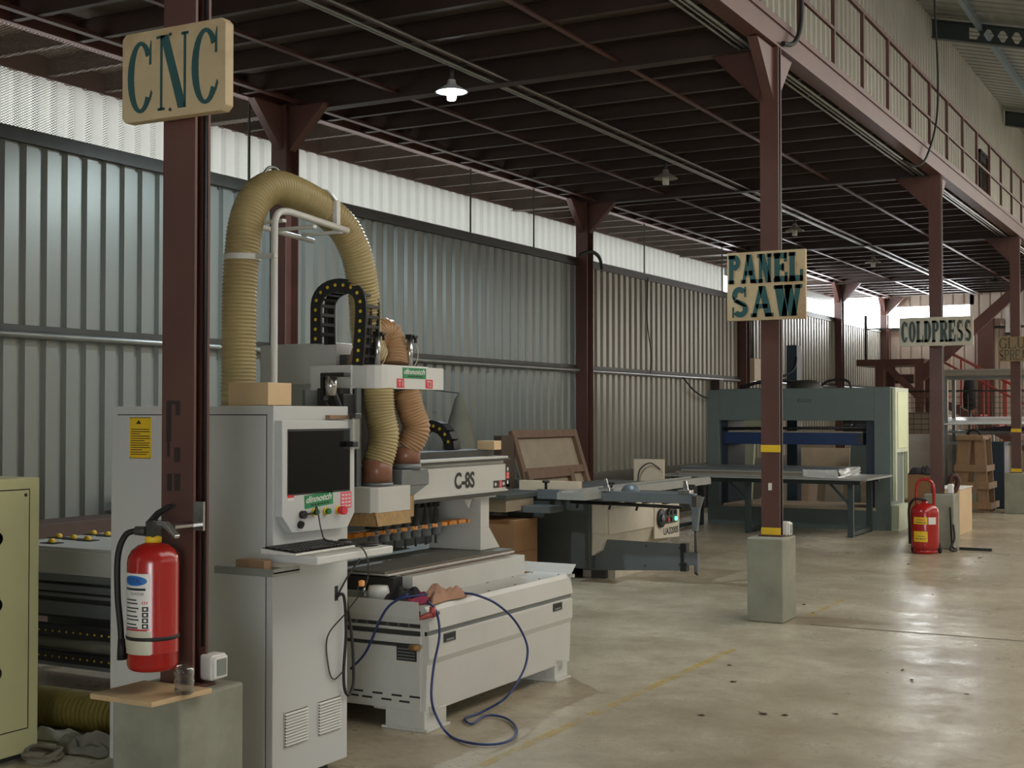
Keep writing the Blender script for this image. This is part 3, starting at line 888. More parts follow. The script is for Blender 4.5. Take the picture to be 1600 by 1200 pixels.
bx = row(3, 0.03, 0.605, 0.025, 0.265, 0.06, [0.92, 1.15, 1.35])
letters('SAW', bx, 0.30, 0.18, 0.12, 0.05).build('lettering', TEAL, s, M=F)
s = sign('cp', 'grey wooden sign with bold slab letters COLDPRESS on its column', 16.29, -3.637, -2.785, 2.402, 2.745, 0.03, 0, SIGNGR)
F = frame((-3.637, 16.29, 2.402), (1, 0, 0), (0, 0, 1))
letters('COLDPRESS', row(9, 0.02, 0.835, 0.045, 0.30, 0.08, [1, 1, 1, 1, 1, 1.1, 1, 1, 1]), 0.40, 0.13, 0.10, 0.05).build('lettering', TEALDK, s, M=F)
s = sign('gs', 'brown wooden sign with thin letters GLUE SPREADER at the right edge', 22.62, -3.49, -2.80, 2.435, 2.832, 0.03, 0, mat('sign_brown', rgb(142, 120, 88), 0.6, var=0.1))
F = frame((-3.49, 22.62, 2.435), (1, 0, 0), (0, 0, 1))
letters('GLUE', row(4, 0.02, 0.55, 0.205, 0.38, 0.12), 0.16, 0.07, 0.05, 0.06).build('lettering', TEALDK, s, M=F)
letters('SPREADER', row(8, 0.02, 0.67, 0.02, 0.185, 0.14), 0.18, 0.08, 0.05, 0.06).build('lettering', TEALDK, s, M=F)


# ================================================================== CNC MACHINE
# ---- control cabinet
X0, X1, Y0, Y1 = -4.497, -3.57, 4.426, 4.956
cab = thing('control_cabinet', 'tall white machine control cabinet with black screen behind the CNC column', 'cabinet', ((X0 + X1) / 2, (Y0 + Y1) / 2, 0))
B(X0, X1, Y0, Y1, 0.05, 1.632).build('body', CABGREY, cab, 0.004)
for x in (X0 + 0.08, X1 - 0.08):
    for y in (Y0 + 0.08, Y1 - 0.08):
        MB().cyl((x, y, 0), (x, y, 0.05), 0.025).build('foot', DARKST, cab)
sd = B(X0 + 0.042, X1 - 0.038, Y0 - 0.006, Y0 + 0.01, 0.10, 1.592).build('side_door', CABGREY, cab, 0.002)
MB().box(X0 + 0.038, X0 + 0.042, Y0 - 0.001, Y0 + 0.005, 0.10, 1.596).box(X0 + 0.038, X1 - 0.034, Y0 - 0.001, Y0 + 0.005, 1.592, 1.596).box(X1 - 0.038, X1 - 0.034, Y0 - 0.001, Y0 + 0.005, 0.10, 1.596).build('door_gap', GAP, cab)
# yellow warning label on the door
a, c = ony(203, 652, Y0 - 0.007), ony(236, 717, Y0 - 0.007)
wl = B(a.x, c.x, Y0 - 0.0075, Y0 - 0.006, c.z, a.z).build('warning_label', YELLOW, cab)
mb = MB()
hgt = a.z - c.z; wid = c.x - a.x
for k, (u0, u1) in enumerate([(0.06, 0.9), (0.06, 0.94), (0.06, 0.5), (0.06, 0.94), (0.06, 0.94), (0.06, 0.7), (0.06, 0.94), (0.06, 0.9), (0.06, 0.94), (0.06, 0.6), (0.06, 0.9), (0.06, 0.8)]):
    z = c.z + hgt * (0.70 - 0.055 * k)
    mb.box(a.x + wid * u0, a.x + wid * u1, Y0 - 0.0085, Y0 - 0.0075, z, z + 0.0035)
for k in range(9):
    for s in (0, 1):
        mb.box(a.x + wid * (k / 9), a.x + wid * (k + 0.5) / 9, Y0 - 0.0085, Y0 - 0.0075, (c.z, a.z - 0.004)[s], (c.z + 0.004, a.z)[s])
mb.prism([(a.x + wid * 0.3, c.z + hgt * 0.84), (a.x + wid * 0.55, c.z + hgt * 0.84), (a.x + wid * 0.425, c.z + hgt * 0.93)], 'y', Y0 - 0.0085, Y0 - 0.0075)
mb.build('label_print', INK, wl)
# screen console on the +x face
XC = -3.53
P = [onx(px, py, XC) for px, py in ((441, 657), (441, 808), (457, 833), (543, 824), (554, 800), (554, 657))]
poly = [(p.y, p.z) for p in P]
con = MB().prism(poly, 'x', X1 - 0.001, XC).build('console', CABGREY, cab, 0.003)
P = [onx(px, py, XC) for px, py in ((450.5, 673), (450.5, 772), (545.5, 765.5), (545.5, 673))]
sy0, sy1, sz1 = P[0].y, P[2].y, P[0].z
sz0 = (P[1].z + P[2].z) / 2
MB().box(XC - 0.006, XC + 0.002, sy0, sy1, sz0, sz1).build('screen', SCREEN, con, 0.002)
MB().box(XC - 0.006, XC + 0.001, sy0 - 0.006, sy1 + 0.006, sz0 - 0.006, sz1 + 0.006).build('screen_bezel', BLACK, con)
Fc = lambda px, py, x=XC: frame(onx(px, py, x), (0, 1, 0), (0, 0, 1))
def sticker(parent, X, px0, py0, px1, py1, m, name='sticker', t=0.001):
    p, q = onx(px0, py0, X), onx(px1, py1, X)
    z0, z1 = min(p.z, q.z), max(p.z, q.z)
    return MB().box(X, X + t, p.y, q.y, z0, z1).build(name, m, parent), (p.y, q.y, z0, z1)
def brand(parent, X, y0, y1, z0, z1, tilt=0.0):
    w, h = y1 - y0, z1 - z0
    M = Matrix.Translation((X, (y0 + y1) / 2, (z0 + z1) / 2)) @ Matrix.Rotation(tilt, 4, 'X')
    st = B(0, 0.001, -w / 2, w / 2, -h / 2, h / 2).build('brand_sticker', GREEN, parent, M=M)
    F = M @ frame((0.001, -w * 0.45, -h * 0.10), (0, 1, 0), (0, 0, 1))
    put_text('brand_text', 'dinnotch', w * 0.90, h * 0.50, F, WHITE2, st, 0.001, 0.35, 0.03)
    mb = MB()
    for k in range(6): mb.box(0.001, 0.0018, -w * 0.28 + k * w * 0.11, -w * 0.20 + k * w * 0.11, -h * 0.36, -h * 0.24)
    mb.build('small_print', INK, st, M=M)
p, q = onx(475.5, 774, XC), onx(520, 789, XC)
brand(con, XC, p.y, q.y, q.z, p.z + 0.004, 0.06)
st, r = sticker(con, XC, 532, 769, 549, 793, PINKST, 'instruction_sticker')
mb = MB()
for i in range(4):
    for j in range(3):
        yy = r[0] + (r[1] - r[0]) * (0.12 + 0.29 * j); zz = r[2] + (r[3] - r[2]) * (0.1 + 0.22 * i)
        mb.box(XC + 0.001, XC + 0.0016, yy, yy + (r[1] - r[0]) * 0.2, zz, zz + (r[3] - r[2]) * 0.10)
mb.build('sticker_print', WHITE2, st)
st, r = sticker(con, XC, 449, 774, 459, 782, PAPER, 'small_sticker')
MB().box(XC + 0.001, XC + 0.0016, r[0], r[1], (r[2] + r[3]) / 2, r[3]).build('sticker_print', REDST, st)
def button(px, py, m, rc, rb, ln, collar=YELLOW, name='push_button'):
    p = onx(px, py, XC)
    c = MB().cyl((XC, p.y, p.z), (XC + 0.008, p.y, p.z), rc, n=20).build(name, collar, con)
    mb = MB().cyl((XC + 0.008, p.y, p.z), (XC + ln * 0.5, p.y, p.z), rb * 0.8, n=20).cyl((XC + ln * 0.5, p.y, p.z), (XC + ln, p.y, p.z), rb, n=20)
    mb.build('cap', m, c)
    return c
button(490, 800, GREENB, 0.017, 0.013, 0.024)
button(508.5, 798.5, GREENB, 0.017, 0.013, 0.024)
button(528, 797, REDST, 0.019, 0.019, 0.04, name='emergency_stop')
p = onx(471, 804, XC)
k = MB().cyl((XC, p.y, p.z), (XC + 0.02, p.y, p.z), 0.017, n=20).build('key_switch', BLACK, con)
MB().tube([(XC + 0.018, p.y, p.z), (XC + 0.018, p.y + 0.075, p.z + 0.004)], 0.004, 8).build('lever', BLACK, k)
p = onx(468, 819, XC)
MB().cyl((XC, p.y, p.z), (XC + 0.014, p.y, p.z - 0.004), 0.016, n=20).build('port_cap', RUBBER, con)
# louvre vents and cable slot
for q in ((443, 1113, 480, 1160), (496, 1096, 531.5, 1143)):
    p0, p1 = onx(q[0], q[1], X1), onx(q[2], q[3], X1)
    y0, y1 = p0.y, p1.y; z1 = onx(q[0], q[1], X1).z; z0 = z1 - (0.153)
    v = MB().box(X1 - 0.001, X1 + 0.004, y0, y1, z0, z1).build('vent', WHITE, cab)
    MB().box(X1 + 0.004, X1 + 0.0045, y0 + 0.004, y1 - 0.004, z0 + 0.004, z1 - 0.004).build('vent_opening', GAP, v)
    for k in range(11):
        z = z0 + 0.006 + (z1 - z0 - 0.012) * (k + 0.5) / 11
        MB().prism([(X1 + 0.003, z + 0.006), (X1 + 0.012, z - 0.002), (X1 + 0.012, z - 0.004), (X1 + 0.003, z)], 'y', y0 + 0.003, y1 - 0.003).build('slat', WHITE2, v)
p0, p1 = onx(523, 916, X1), onx(527.5, 938, X1)
B(X1 - 0.001, X1 + 0.002, p0.y, p1.y, p1.z, p0.z).build('cable_slot', GAP, cab)
# keyboard shelf
sh = MB().box(X1, -3.27, 4.335, 4.878, 0.990, 1.024).build('keyboard_shelf', WHITE2, cab, 0.006)
MB().box(-3.52, -3.30, 4.36, 4.86, 1.024, 1.026).build('shelf_mat', WHITE, sh)

o = MB().box(-3.66, -3.36, 4.17, 4.334, 0.966, 0.972).box(-3.66, -3.655, 4.17, 4.334, 0.972, 0.985).box(-3.365, -3.36, 4.17, 4.334, 0.955, 0.985).box(-3.66, -3.36, 4.165, 4.172, 0.955, 0.985).build('slide_plate', PIPE)
tag(o, 'thin pale metal slide-out plate at the left end of the keyboard shelf', 'plate')
o = B(-3.575, -3.43, 4.195, 4.245, 0.973, 1.012).build('wood_block', WOODLT, None, 0.002)
tag(o, 'small brown wood block lying on the slide-out plate', 'block')
kb = thing('keyboard', 'black computer keyboard on the shelf below the screen', 'keyboard', (-3.42, 4.5, 1.026))
MB().prism([(-3.525, 1.027), (-3.345, 1.027), (-3.345, 1.037), (-3.525, 1.050)], 'y', 4.29, 4.70).build('case', PAPER, kb, 0.003)
MB().prism([(-3.52, 1.0497), (-3.349, 1.0375), (-3.349, 1.0395), (-3.52, 1.0520)], 'y', 4.293, 4.697).build('deck', BLACK, kb)
for r_ in range(5):
    for c_ in range(15):
        x = -3.50 + r_ * 0.032; y = 4.302 + c_ * 0.0262
        z = 1.0512 - (x + 3.52) * 0.07
        if r_ == 4 and 4 <= c_ <= 8: continue
        B(x - 0.012, x + 0.012, y, y + 0.021, z, z + 0.007).build('key', BLACK, kb, 0.0015)
B(-3.50 + 4 * 0.032 - 0.012, -3.50 + 4 * 0.032 + 0.012, 4.302 + 4 * 0.0262, 4.302 + 9 * 0.0262 - 0.004, 1.042, 1.049).build('space_key', BLACK, kb, 0.0015)
ms2 = thing('mouse', 'dark computer mouse right of the keyboard on the white shelf', 'mouse', (-3.40, 4.78, 1.026))
MB().lathe([(0.0, 0.032), (0.02, 0.030), (0.036, 0.018), (0.04, 0.004), (0.038, 0.0)], (0, 0, 0), 20).build('body', BLACK, ms2, M=Matrix.Translation((-3.43, 4.73, 1.026)) @ Matrix.Diagonal((0.8, 1.25, 1, 1)))
o = MB().lathe([(0.0, 0.012), (0.055, 0.012), (0.06, 0.008), (0.06, 0.002), (0.056, 0.0)], (-3.36, 4.79, 1.026), 28).build('round_pad', BLACK)
tag(o, 'flat round black pad with pale top near the right end of the keyboard shelf', 'pad')
o = cable([onx(492, 804, XC + 0.02), (-3.49, 4.62, 1.20), (-3.45, 4.60, 1.10), (-3.40, 4.58, 1.062), (-3.262, 4.63, 1.035), (-3.255, 4.66, 0.9), (-3.40, 4.72, 0.75), (-3.55, 4.78, 0.62), (-3.56, 4.80, 0.48), (-3.56, 4.84, 0.42), (-3.55, 4.9, 0.45)], 0.0035).build('thin_cable', DARKST)
tag(o, 'thin grey cable hanging from the console over the keyboard shelf', 'cable')
o = cable([onx(526, 932, X1 + 0.004), (-3.55, 4.90, 0.78), (-3.545, 4.91, 0.62), (-3.55, 4.90, 0.45), (-3.55, 4.91, 0.36), (-3.55, 4.945, 0.335), (-3.56, 4.99, 0.40), (-3.58, 5.0, 0.6), (-3.62, 4.99, 0.85)], 0.007).build('black_cable', RUBBER)
tag(o, 'black cable looping from the slot low on the cabinet front', 'cable')
o = cable([onx(526, 934, X1 + 0.004), (-3.555, 4.93, 0.86), (-3.56, 5.03, 0.93), (-3.6, 5.15, 0.98), (-3.7, 5.3, 0.95)], 0.004).build('black_cable', RUBBER)
tag(o, 'thin black cable rising from the cabinet slot towards the machine bed', 'cable')

# things on and around the cabinet top
o = B(-3.88, -3.66, 4.50, 4.66, 1.635, 1.733).build('wooden_box', CARDLT, None, 0.002)
tag(o, 'pale brown box sitting on top of the white control cabinet', 'box')
o = B(-3.585, -3.545, 4.785, 4.93, 1.575, 1.592).build('wood_strip', WOODLT, None, 0.001)
tag(o, 'short wood strip stuck to the cabinet front above the screen', 'strip')
o = MB().box(-3.53, -3.505, 4.90, 4.955, 1.44, 1.58).build('clear_cup', CLEAR)
gun = thing('air_bottle', 'clear plastic bottle hanging at the right edge of the screen', 'bottle', (-3.5, 4.92, 1.44))
o.parent = gun; o.matrix_parent_inverse = world_of(gun).inverted(); o.name = 'bottle_body'
B(-3.53, -3.49, 4.885, 4.925, 1.45, 1.475).build('nozzle', BLACK, gun, 0.003)
B(-3.535, -3.50, 4.915, 4.965, 1.575, 1.60).build('cap', DARKST, gun, 0.003)

# ---- machine bed
bed = thing('machine_bed', 'low white machine bed with sloped front panels and dark spoilboard table', 'machine', (-5, 6.5, 0))
XF = -3.62
prof = [(-3.65, 0.085), (XF - 0.012, 0.09), (XF - 0.004, 0.33), (XF + 0.008, 0.36), (XF + 0.008, 0.472), (XF - 0.004, 0.478), (XF - 0.004, 0.498), (XF + 0.012, 0.505), (XF - 0.004, 0.600), (XF - 0.020, 0.624), (-3.865, 0.624), (-3.865, 0.40), (-3.95, 0.30), (-3.95, 0.085)]
MB().prism(prof, 'y', 5.712, 7.345).build('front_panel', WHITE, bed, 0.003)
MB().box(XF - 0.02, XF - 0.0025, 5.712, 7.346, 0.478, 0.498).build('groove', GREYST, bed)
for px, py in ((691, 998), (862, 951)):
    p = onx(px, py - 4, XF); w = 0.115
    h = MB().box(XF - 0.02, XF + 0.012, p.y, p.y + w, p.z - 0.030, p.z + 0.012).build('handle_recess', GAP, bed)
    MB().box(XF + 0.006, XF + 0.0135, p.y, p.y + w, p.z - 0.033, p.z - 0.030).box(XF + 0.006, XF + 0.0135, p.y, p.y + w, p.z + 0.010, p.z + 0.014).box(XF + 0.0125, XF + 0.0130, p.y + 0.02, p.y + w - 0.02, p.z - 0.026, p.z - 0.016).build('handle_lip', GREYST, h)
MB().box(-5.42, -3.865, 5.95, 7.20, 0.30, 0.738).build('bed_frame', WHITE, bed, 0.003)
MB().box(-5.42, -3.95, 5.725, 7.30, 0.10, 0.50).build('base_frame', WHITE, bed, 0.004)
# left end of the bed: rails and slots
XL = -4.35
MB().box(XL, -3.655, 5.700, 5.716, 0.50, 0.515).box(XL, -3.66, 5.700, 5.716, 0.535, 0.57).box(XL, -3.655, 5.695, 5.716, 0.435, 0.475).box(XL, -3.655, 5.695, 5.716, 0.10, 0.415).build('end_panel', WHITE, bed, 0.002)
MB().box(XL, -3.665, 5.708, 5.714, 0.415, 0.60).build('end_recess', DARKST, bed)
mb = MB()
for k in range(9): mb.box(-4.25 + 0.065 * k, -4.24 + 0.065 * k, 5.700, 5.712, 0.517, 0.534)
mb.build('recess_rib', GREYST, bed)
MB().box(-4.30, -3.63, 5.66, 5.70, 0.57, 0.578).prism([(5.66, 0.572), (5.665, 0.572), (5.655, 0.655), (5.65, 0.655)], 'x', -4.30, -3.64).build('drip_tray', WHITE, bed, 0.001)
# slots low on the end panel
mb = MB()
for r_, x0 in ((0, -4.02), (1, -4.06), (2, -4.12)):
    pass
for k, (px, py) in enumerate(((552, 1077), (582, 1081), (612, 1085), (640, 1088), (545, 1084), (566, 1087), (596, 1091), (624, 1095))):
    p = ony(px, py, 5.695); mb.box(p.x, p.x + 0.062, 5.6935, 5.697, p.z - 0.006, p.z + 0.004)
mb.build('vent_slot', GAP, bed)
p = ony(620, 1008, 5.695)
vp = MB().box(p.x, p.x + 0.12, 5.6925, 5.697, p.z - 0.075, p.z + 0.012).build('connector_panel', GAP, bed)
for k in range(4): B(p.x + 0.008, p.x + 0.112, 5.689, 5.6925, p.z - 0.066 + 0.016 * k, p.z - 0.060 + 0.016 * k).build('fin', GREYST, vp)
MB().prism([(-3.70, 0.62), (-3.60, 0.62), (-3.60, 0.60), (-3.70, 0.60)], 'y', 7.338, 7.35).build('end_cap', WHITE, bed)
MB().prism([(7.325, 0.620), (7.335, 0.620), (7.40, 0.672), (7.393, 0.675)], 'x', -4.10, -3.615).build('end_lip', WHITE2, bed, 0.001)
mb = MB()
for y in (5.80, 6.1, 6.4, 6.7, 7.0, 7.25): mb.cyl((-3.66, y, 0.623), (-3.66, y, 0.627), 0.006, n=8).cyl((-3.84, y, 0.623), (-3.84, y, 0.627), 0.006, n=8)
mb.build('screw_heads', DARKST, bed)
# feet with levelling brackets
for y0, y1 in ((5.69, 5.90), (7.13, 7.30)):
    f = MB().box(-3.86, -3.625, y0, y1, 0.012, 0.10).box(-3.88, -3.605, y0 - 0.01, y1 + 0.01, 0.0, 0.014).build('foot', WHITE, bed, 0.003)
    MB().prism([(-3.82, 0.02), (-3.68, 0.02), (-3.70, 0.09), (-3.80, 0.09)], 'y', y0 - 0.004, y0 + 0.01).build('foot_gusset', WHITE, f)
    MB().box(-3.63, -3.600, y0 + 0.05, y0 + 0.10, 0.085, 0.12).build('foot_clip', WHITE, f)
MB().box(-5.35, -5.15, 5.75, 7.2, 0, 0.1).build('rear_foot', WHITE, bed)
# table
tb = MB().box(-5.42, -3.97, 5.872, 7.26, 0.742, 0.752).build('table_frame', WHITE, bed)
MB().box(-5.44, -3.985, 5.862, 7.27, 0.752, 0.764).build('spoilboard', SPOIL, bed, 0.001)
MB().box(-3.985, -3.975, 5.90, 7.25, 0.748, 0.756).box(-3.945, -3.925, 5.95, 7.20, 0.7385, 0.742).build('table_strip', WOOD, bed)
MB().box(-4.25, -3.93, 5.86, 5.95, 0.66, 0.735).build('end_beam', BLACK, bed)

# ---- gantry
g = thing('gantry', 'white gantry beam marked C-8S crossing above the machine table', 'machine', (-4.2, 6.5, 0.76))
XB_ = -4.045
prof = [(XB_, 1.10), (XB_, 1.125), (XB_ - 0.02, 1.135), (XB_ - 0.02, 1.285), (XB_ - 0.035, 1.29), (XB_ - 0.035, 1.305), (XB_, 1.31), (XB_, 1.335), (XB_ - 0.30, 1.335), (XB_ - 0.30, 1.10)]
MB().prism(prof, 'y', 5.35, 7.32).build('beam', WHITE, g, 0.003)
MB().box(XB_ - 0.012, XB_ + 0.006, 5.36, 7.34, 1.308, 1.322).box(XB_ - 0.014, XB_ + 0.006, 5.36, 7.33, 1.098, 1.120).build('linear_rail', DARKST, g)
MB().box(XB_ - 0.30, XB_ - 0.10, 5.36, 7.30, 1.335, 1.375).build('top_cover', DARKST, g)
# 'C-8S' and axis sign on the beam face
xf = XB_ - 0.0195
p, q = onx(710, 763, xf), onx(741.5, 740, xf)
p.z = 1.155
put_text('lettering', 'C-8S', q.y - p.y, 0.098, frame((xf, p.y, p.z), (0, 1, 0), (0, 0, 1)), INK, g, 0.001, 0, 0.035)
pa, pb = onx(771, 757, xf), onx(795.5, 732, xf)
y0, y1 = pa.y, pb.y; dz = 0.045
ax = MB().box(xf, xf + 0.001, y0, y1, 1.140, 1.140 + dz).box(xf, xf + 0.001, y1 - dz * 0.9, y1, 1.140, 1.272).build('axis_label', INK, g)
ym = (y0 + y1 - dz * 0.5) / 2
MB().box(xf + 0.001, xf + 0.0015, ym - 0.02, ym + 0.02, 1.141, 1.184).box(xf + 0.001, xf + 0.0015, y1 - dz * 0.9, y1, 1.192, 1.232).build('axis_red', REDST, ax)
put_text('axis_letter', 'X', 0.022, 0.028, frame((xf + 0.0015, ym - 0.011, 1.149), (0, 1, 0), (0, 0, 1)), WHITE2, ax, 0.0005)
put_text('axis_letter', 'Z', 0.022, 0.028, frame((xf + 0.0015, y1 - dz * 0.9 + 0.009, 1.198), (0, 1, 0), (0, 0, 1)), WHITE2, ax, 0.0005)
mb = MB()
def arrow(cy, cz, dy, dz_):
    s_ = 0.014
    pts_ = [(cy + dy * s_, cz + dz_ * s_), (cy - dz_ * s_, cz + dy * s_), (cy - dy * s_ * 0.3 - dz_ * s_ * 0.5, cz + dy * s_ * 0.5 - dz_ * s_ * 0.3), (cy - dy * s_ - dz_ * s_ * 0.5, cz - dz_ * s_ + dy * s_ * 0.5),
            (cy - dy * s_ + dz_ * s_ * 0.5, cz - dz_ * s_ - dy * s_ * 0.5), (cy - dy * s_ * 0.3 + dz_ * s_ * 0.5, cz - dy * s_ * 0.5 - dz_ * s_ * 0.3), (cy + dz_ * s_, cz - dy * s_)]
    mb.prism(pts_, 'x', xf + 0.001, xf + 0.0015)
arrow(y0 + 0.025, 1.1625, -1, 0); arrow(ym + 0.04, 1.1625, 1, 0); arrow(y1 - 0.02, 1.252, 0, 1); arrow(y1 - 0.02, 1.168, 0, -1)
mb.build('arrow', WHITE2, ax)
# far leg of the gantry
MB().box(XB_ - 0.42, XB_ - 0.05, 7.06, 7.165, 0.90, 1.10).prism([(7.06, 0.765), (7.06, 0.90), (7.165, 0.90), (7.30, 0.765)], 'x', XB_ - 0.42, XB_ - 0.05).build('leg', WHITE, g, 0.003)
MB().box(XB_ - 0.26, XB_ - 0.02, 6.95, 7.20, 1.085, 1.10).build('leg_flange', WHITE, g)
MB().box(XB_ - 0.24, XB_ - 0.05, 5.36, 5.46, 0.766, 1.10).build('leg', WHITE, g, 0.003)
MB().prism([(6.86, 1.085), (6.95, 1.085), (6.91, 1.03)], 'x', -4.10, -4.09).build('gusset', WHITE, g)
MB().box(-4.46, -4.44, 6.05, 7.05, 0.80, 1.085).build('rear_screen', GREYST, g)
for k in range(7): B(-4.41, -4.36, 6.55 + 0.07 * k, 6.59 + 0.07 * k, 1.03, 1.085).build('air_valve', BLACK, g)
MB().cyl((-4.62, 6.75, 0.83), (-4.62, 7.0, 0.83), 0.06).build('motor', CABGREY, g)
# ---- tool magazine
tm = thing('tool_magazine', 'row of orange tool clips under the gantry beam', 'tool rack', (-4.32, 6.6, 0.94))
MB().box(-4.32, -4.25, 5.70, 7.05, 0.925, 0.945).build('rail', GREYST, tm)
for k in range(13):
    y = 5.74 + 0.108 * k
    MB().prism([(-4.26, y - 0.04), (-4.20, y - 0.04), (-4.17, y - 0.025), (-4.18, y - 0.018), (-4.21, y - 0.025), (-4.23, y), (-4.21, y + 0.025), (-4.18, y + 0.018), (-4.17, y + 0.025), (-4.20, y + 0.04), (-4.26, y + 0.04)], 'z', 0.932, 0.953).build('clip', ORANGE, tm)
th0 = None
for k in (3, 4, 5, 6, 7, 8, 9):
    y = 5.74 + 0.108 * k
    if th0 is None:
        th0 = thing('tool_holder', 'steel tool holder cone hanging in an orange clip under the gantry beam', 'tool', (-4.20, y, 0.94), 'tool holders in the orange clips')
        MB().lathe([(0.0, 0.13), (0.008, 0.13), (0.010, 0.105), (0.014, 0.10), (0.022, 0.02), (0.036, 0.018), (0.036, 0.002)], (-4.20, y, 0.94)).build('cone', DARKST, th0)
        MB().lathe([(0.036, 0.0), (0.036, -0.012), (0.030, -0.015), (0.032, -0.045), (0.026, -0.055), (0.0, -0.055)], (-4.20, y, 0.94)).build('nut', GREYST, th0)
        MB().lathe([(0.007, -0.055), (0.007, -0.105), (0.0, -0.106)], (-4.20, y, 0.94)).build('cutter', DARKST, th0)
    else:
        clone(th0, (0, 0.108 * (k - 3), 0))

# ---- spindle head
hd = thing('spindle_head', 'white spindle head with T1 and T2 stickers and two suction hoods', 'machine', (-4.0, 5.9, 1.1))
p = ony(525, 590, 5.70)
P = [(-3.885, 6.29), (-4.30, 6.29), (-4.30, 5.66), (-3.96, 5.66), (-3.92, 5.672), (-3.895, 5.70), (-3.885, 5.74)]
hx = MB().prism(P, 'z', 1.728, 1.848).build('head_cover', WHITE2, hd, 0.003)
MB().prism([(-4.31, 5.645), (-4.05, 5.645), (-4.05, 5.66), (-4.31, 5.66)], 'z', 1.695, 1.85).build('side_plate', WHITE2, hd)
B(-4.24, -3.93, 5.75, 6.20, 1.848, 1.855).build('lid', WHITE2, hd)
XH = -3.8845
for (px0, px1, txt) in ((620, 631.5, 'T1'), (665, 676, 'T2')):
    p, q = onx(px0, 588, XH), onx(px1, 604, XH)
    s_ = B(XH - 0.0005, XH + 0.0008, p.y, q.y, 1.735, 1.783).build('red_label', REDST, hx)
    put_text('label_text', txt, (q.y - p.y) * 0.66, 0.032, frame((XH + 0.0008, p.y + (q.y - p.y) * 0.17, 1.743), (0, 1, 0), (0, 0, 1)), WHITE2, s_, 0.0005)
p, q = onx(629, 574, XH), onx(665.5, 588, XH)
brand(hx, XH, p.y, q.y, 1.785, 1.842)
for y in (5.80, 6.11):
    cy = MB().cyl((-3.99, y, 1.85), (-3.99, y, 2.01), 0.016, n=14).build('air_cylinder', CHROME, hd)
    MB().box(-4.008, -3.972, y - 0.018, y + 0.018, 2.005, 2.03).box(-3.985, -3.96, y + 0.0, y + 0.035, 2.012, 2.024).cyl((-3.972, y + 0.028, 1.985), (-3.972, y + 0.028, 2.012), 0.008).build('fitting', BLACK, cy)
    MB().tube(smooth_path([(-3.972, y + 0.028, 1.99), (-3.97, y + 0.05, 1.94), (-3.972, y + 0.045, 1.89), (-3.985, y + 0.03, 1.855)], 6), 0.0025, 6).build('air_line', PALEWOOD, cy)
# dark carriage, spindles and brackets behind the hoses
MB().box(-4.20, -4.055, 5.56, 6.20, 1.14, 1.73).build('carriage', DARKST, hd)
MB().box(-4.10, -3.99, 5.50, 5.60, 1.22, 1.70).box(-4.08, -3.98, 5.42, 5.5, 1.28, 1.52).build('spindle_motor', BLACK, hd, 0.006)
MB().box(-4.22, -4.20, 5.46, 5.56, 1.10, 1.72).box(-3.995, -3.98, 5.60, 5.64, 1.20, 1.73).build('bracket', GREYST, hd)
MB().tube(smooth_path([(-3.98, 5.40, 1.70), (-3.97, 5.44, 1.62), (-3.96, 5.50, 1.52), (-3.97, 5.52, 1.40), (-3.98, 5.52, 1.24)], 8), 0.018, 8).tube(smooth_path([(-4.0, 5.36, 1.66), (-3.98, 5.40, 1.55), (-3.97, 5.45, 1.40), (-3.99, 5.48, 1.2)], 8), 0.008, 6).build('wiring', BLACK, hd)
# suction hoods with brush skirts
h1 = MB().prism([(-4.13, 5.57), (-3.875, 5.57), (-3.845, 5.60), (-3.845, 5.895), (-4.13, 5.895)], 'z', 1.095, 1.225).build('suction_hood', WHITE, hd, 0.003)
mb = MB()
for x0, x1, ya, yb, tx, ty in ((-4.12, -3.86, 5.578, 5.586, 0, -0.012), (-3.857, -3.850, 5.58, 5.885, 0.018, 0)):
    mb.add([(x0, ya, 1.10), (x1, ya, 1.10), (x1, yb, 1.10), (x0, yb, 1.10), (x0 + tx, ya + ty, 1.03), (x1 + tx + (0.03 if ty else 0), ya + ty, 1.03), (x1 + tx, yb + ty, 1.03), (x0 + tx, yb + ty, 1.03)], [(0, 1, 2, 3), (4, 5, 6, 7), (0, 1, 5, 4), (1, 2, 6, 5), (2, 3, 7, 6), (3, 0, 4, 7)])
mb.build('brush_skirt', BRISTLE, h1)
MB().cyl((-3.98, 5.75, 1.0), (-3.98, 5.75, 1.05), 0.045).build('spindle_nose', BLACK, hd)
h2 = MB().prism([(5.90, 1.215), (6.165, 1.215), (6.165, 1.27), (6.15, 1.30), (5.90, 1.30)], 'x', -4.13, -3.90).prism([(5.90, 1.215), (6.165, 1.215), (6.03, 1.165), (5.90, 1.165)], 'x', -4.12, -3.905).build('suction_hood', GREYST, hd, 0.003)
MB().box(-4.10, -3.91, 5.90, 6.03, 1.05, 1.165).build('brush_skirt', BRISTLE, h2)
MB().lathe([(0.070, 0.0), (0.083, 0.0), (0.083, 0.018), (0.070, 0.018)], (-3.945, 5.735, 1.2255)).build('hood_collar', GREYST, h1)
MB().lathe([(0.068, 0.0), (0.079, 0.0), (0.079, 0.03), (0.068, 0.03)], (-3.965, 6.04, 1.3005)).build('hood_collar', GREYST, h2)

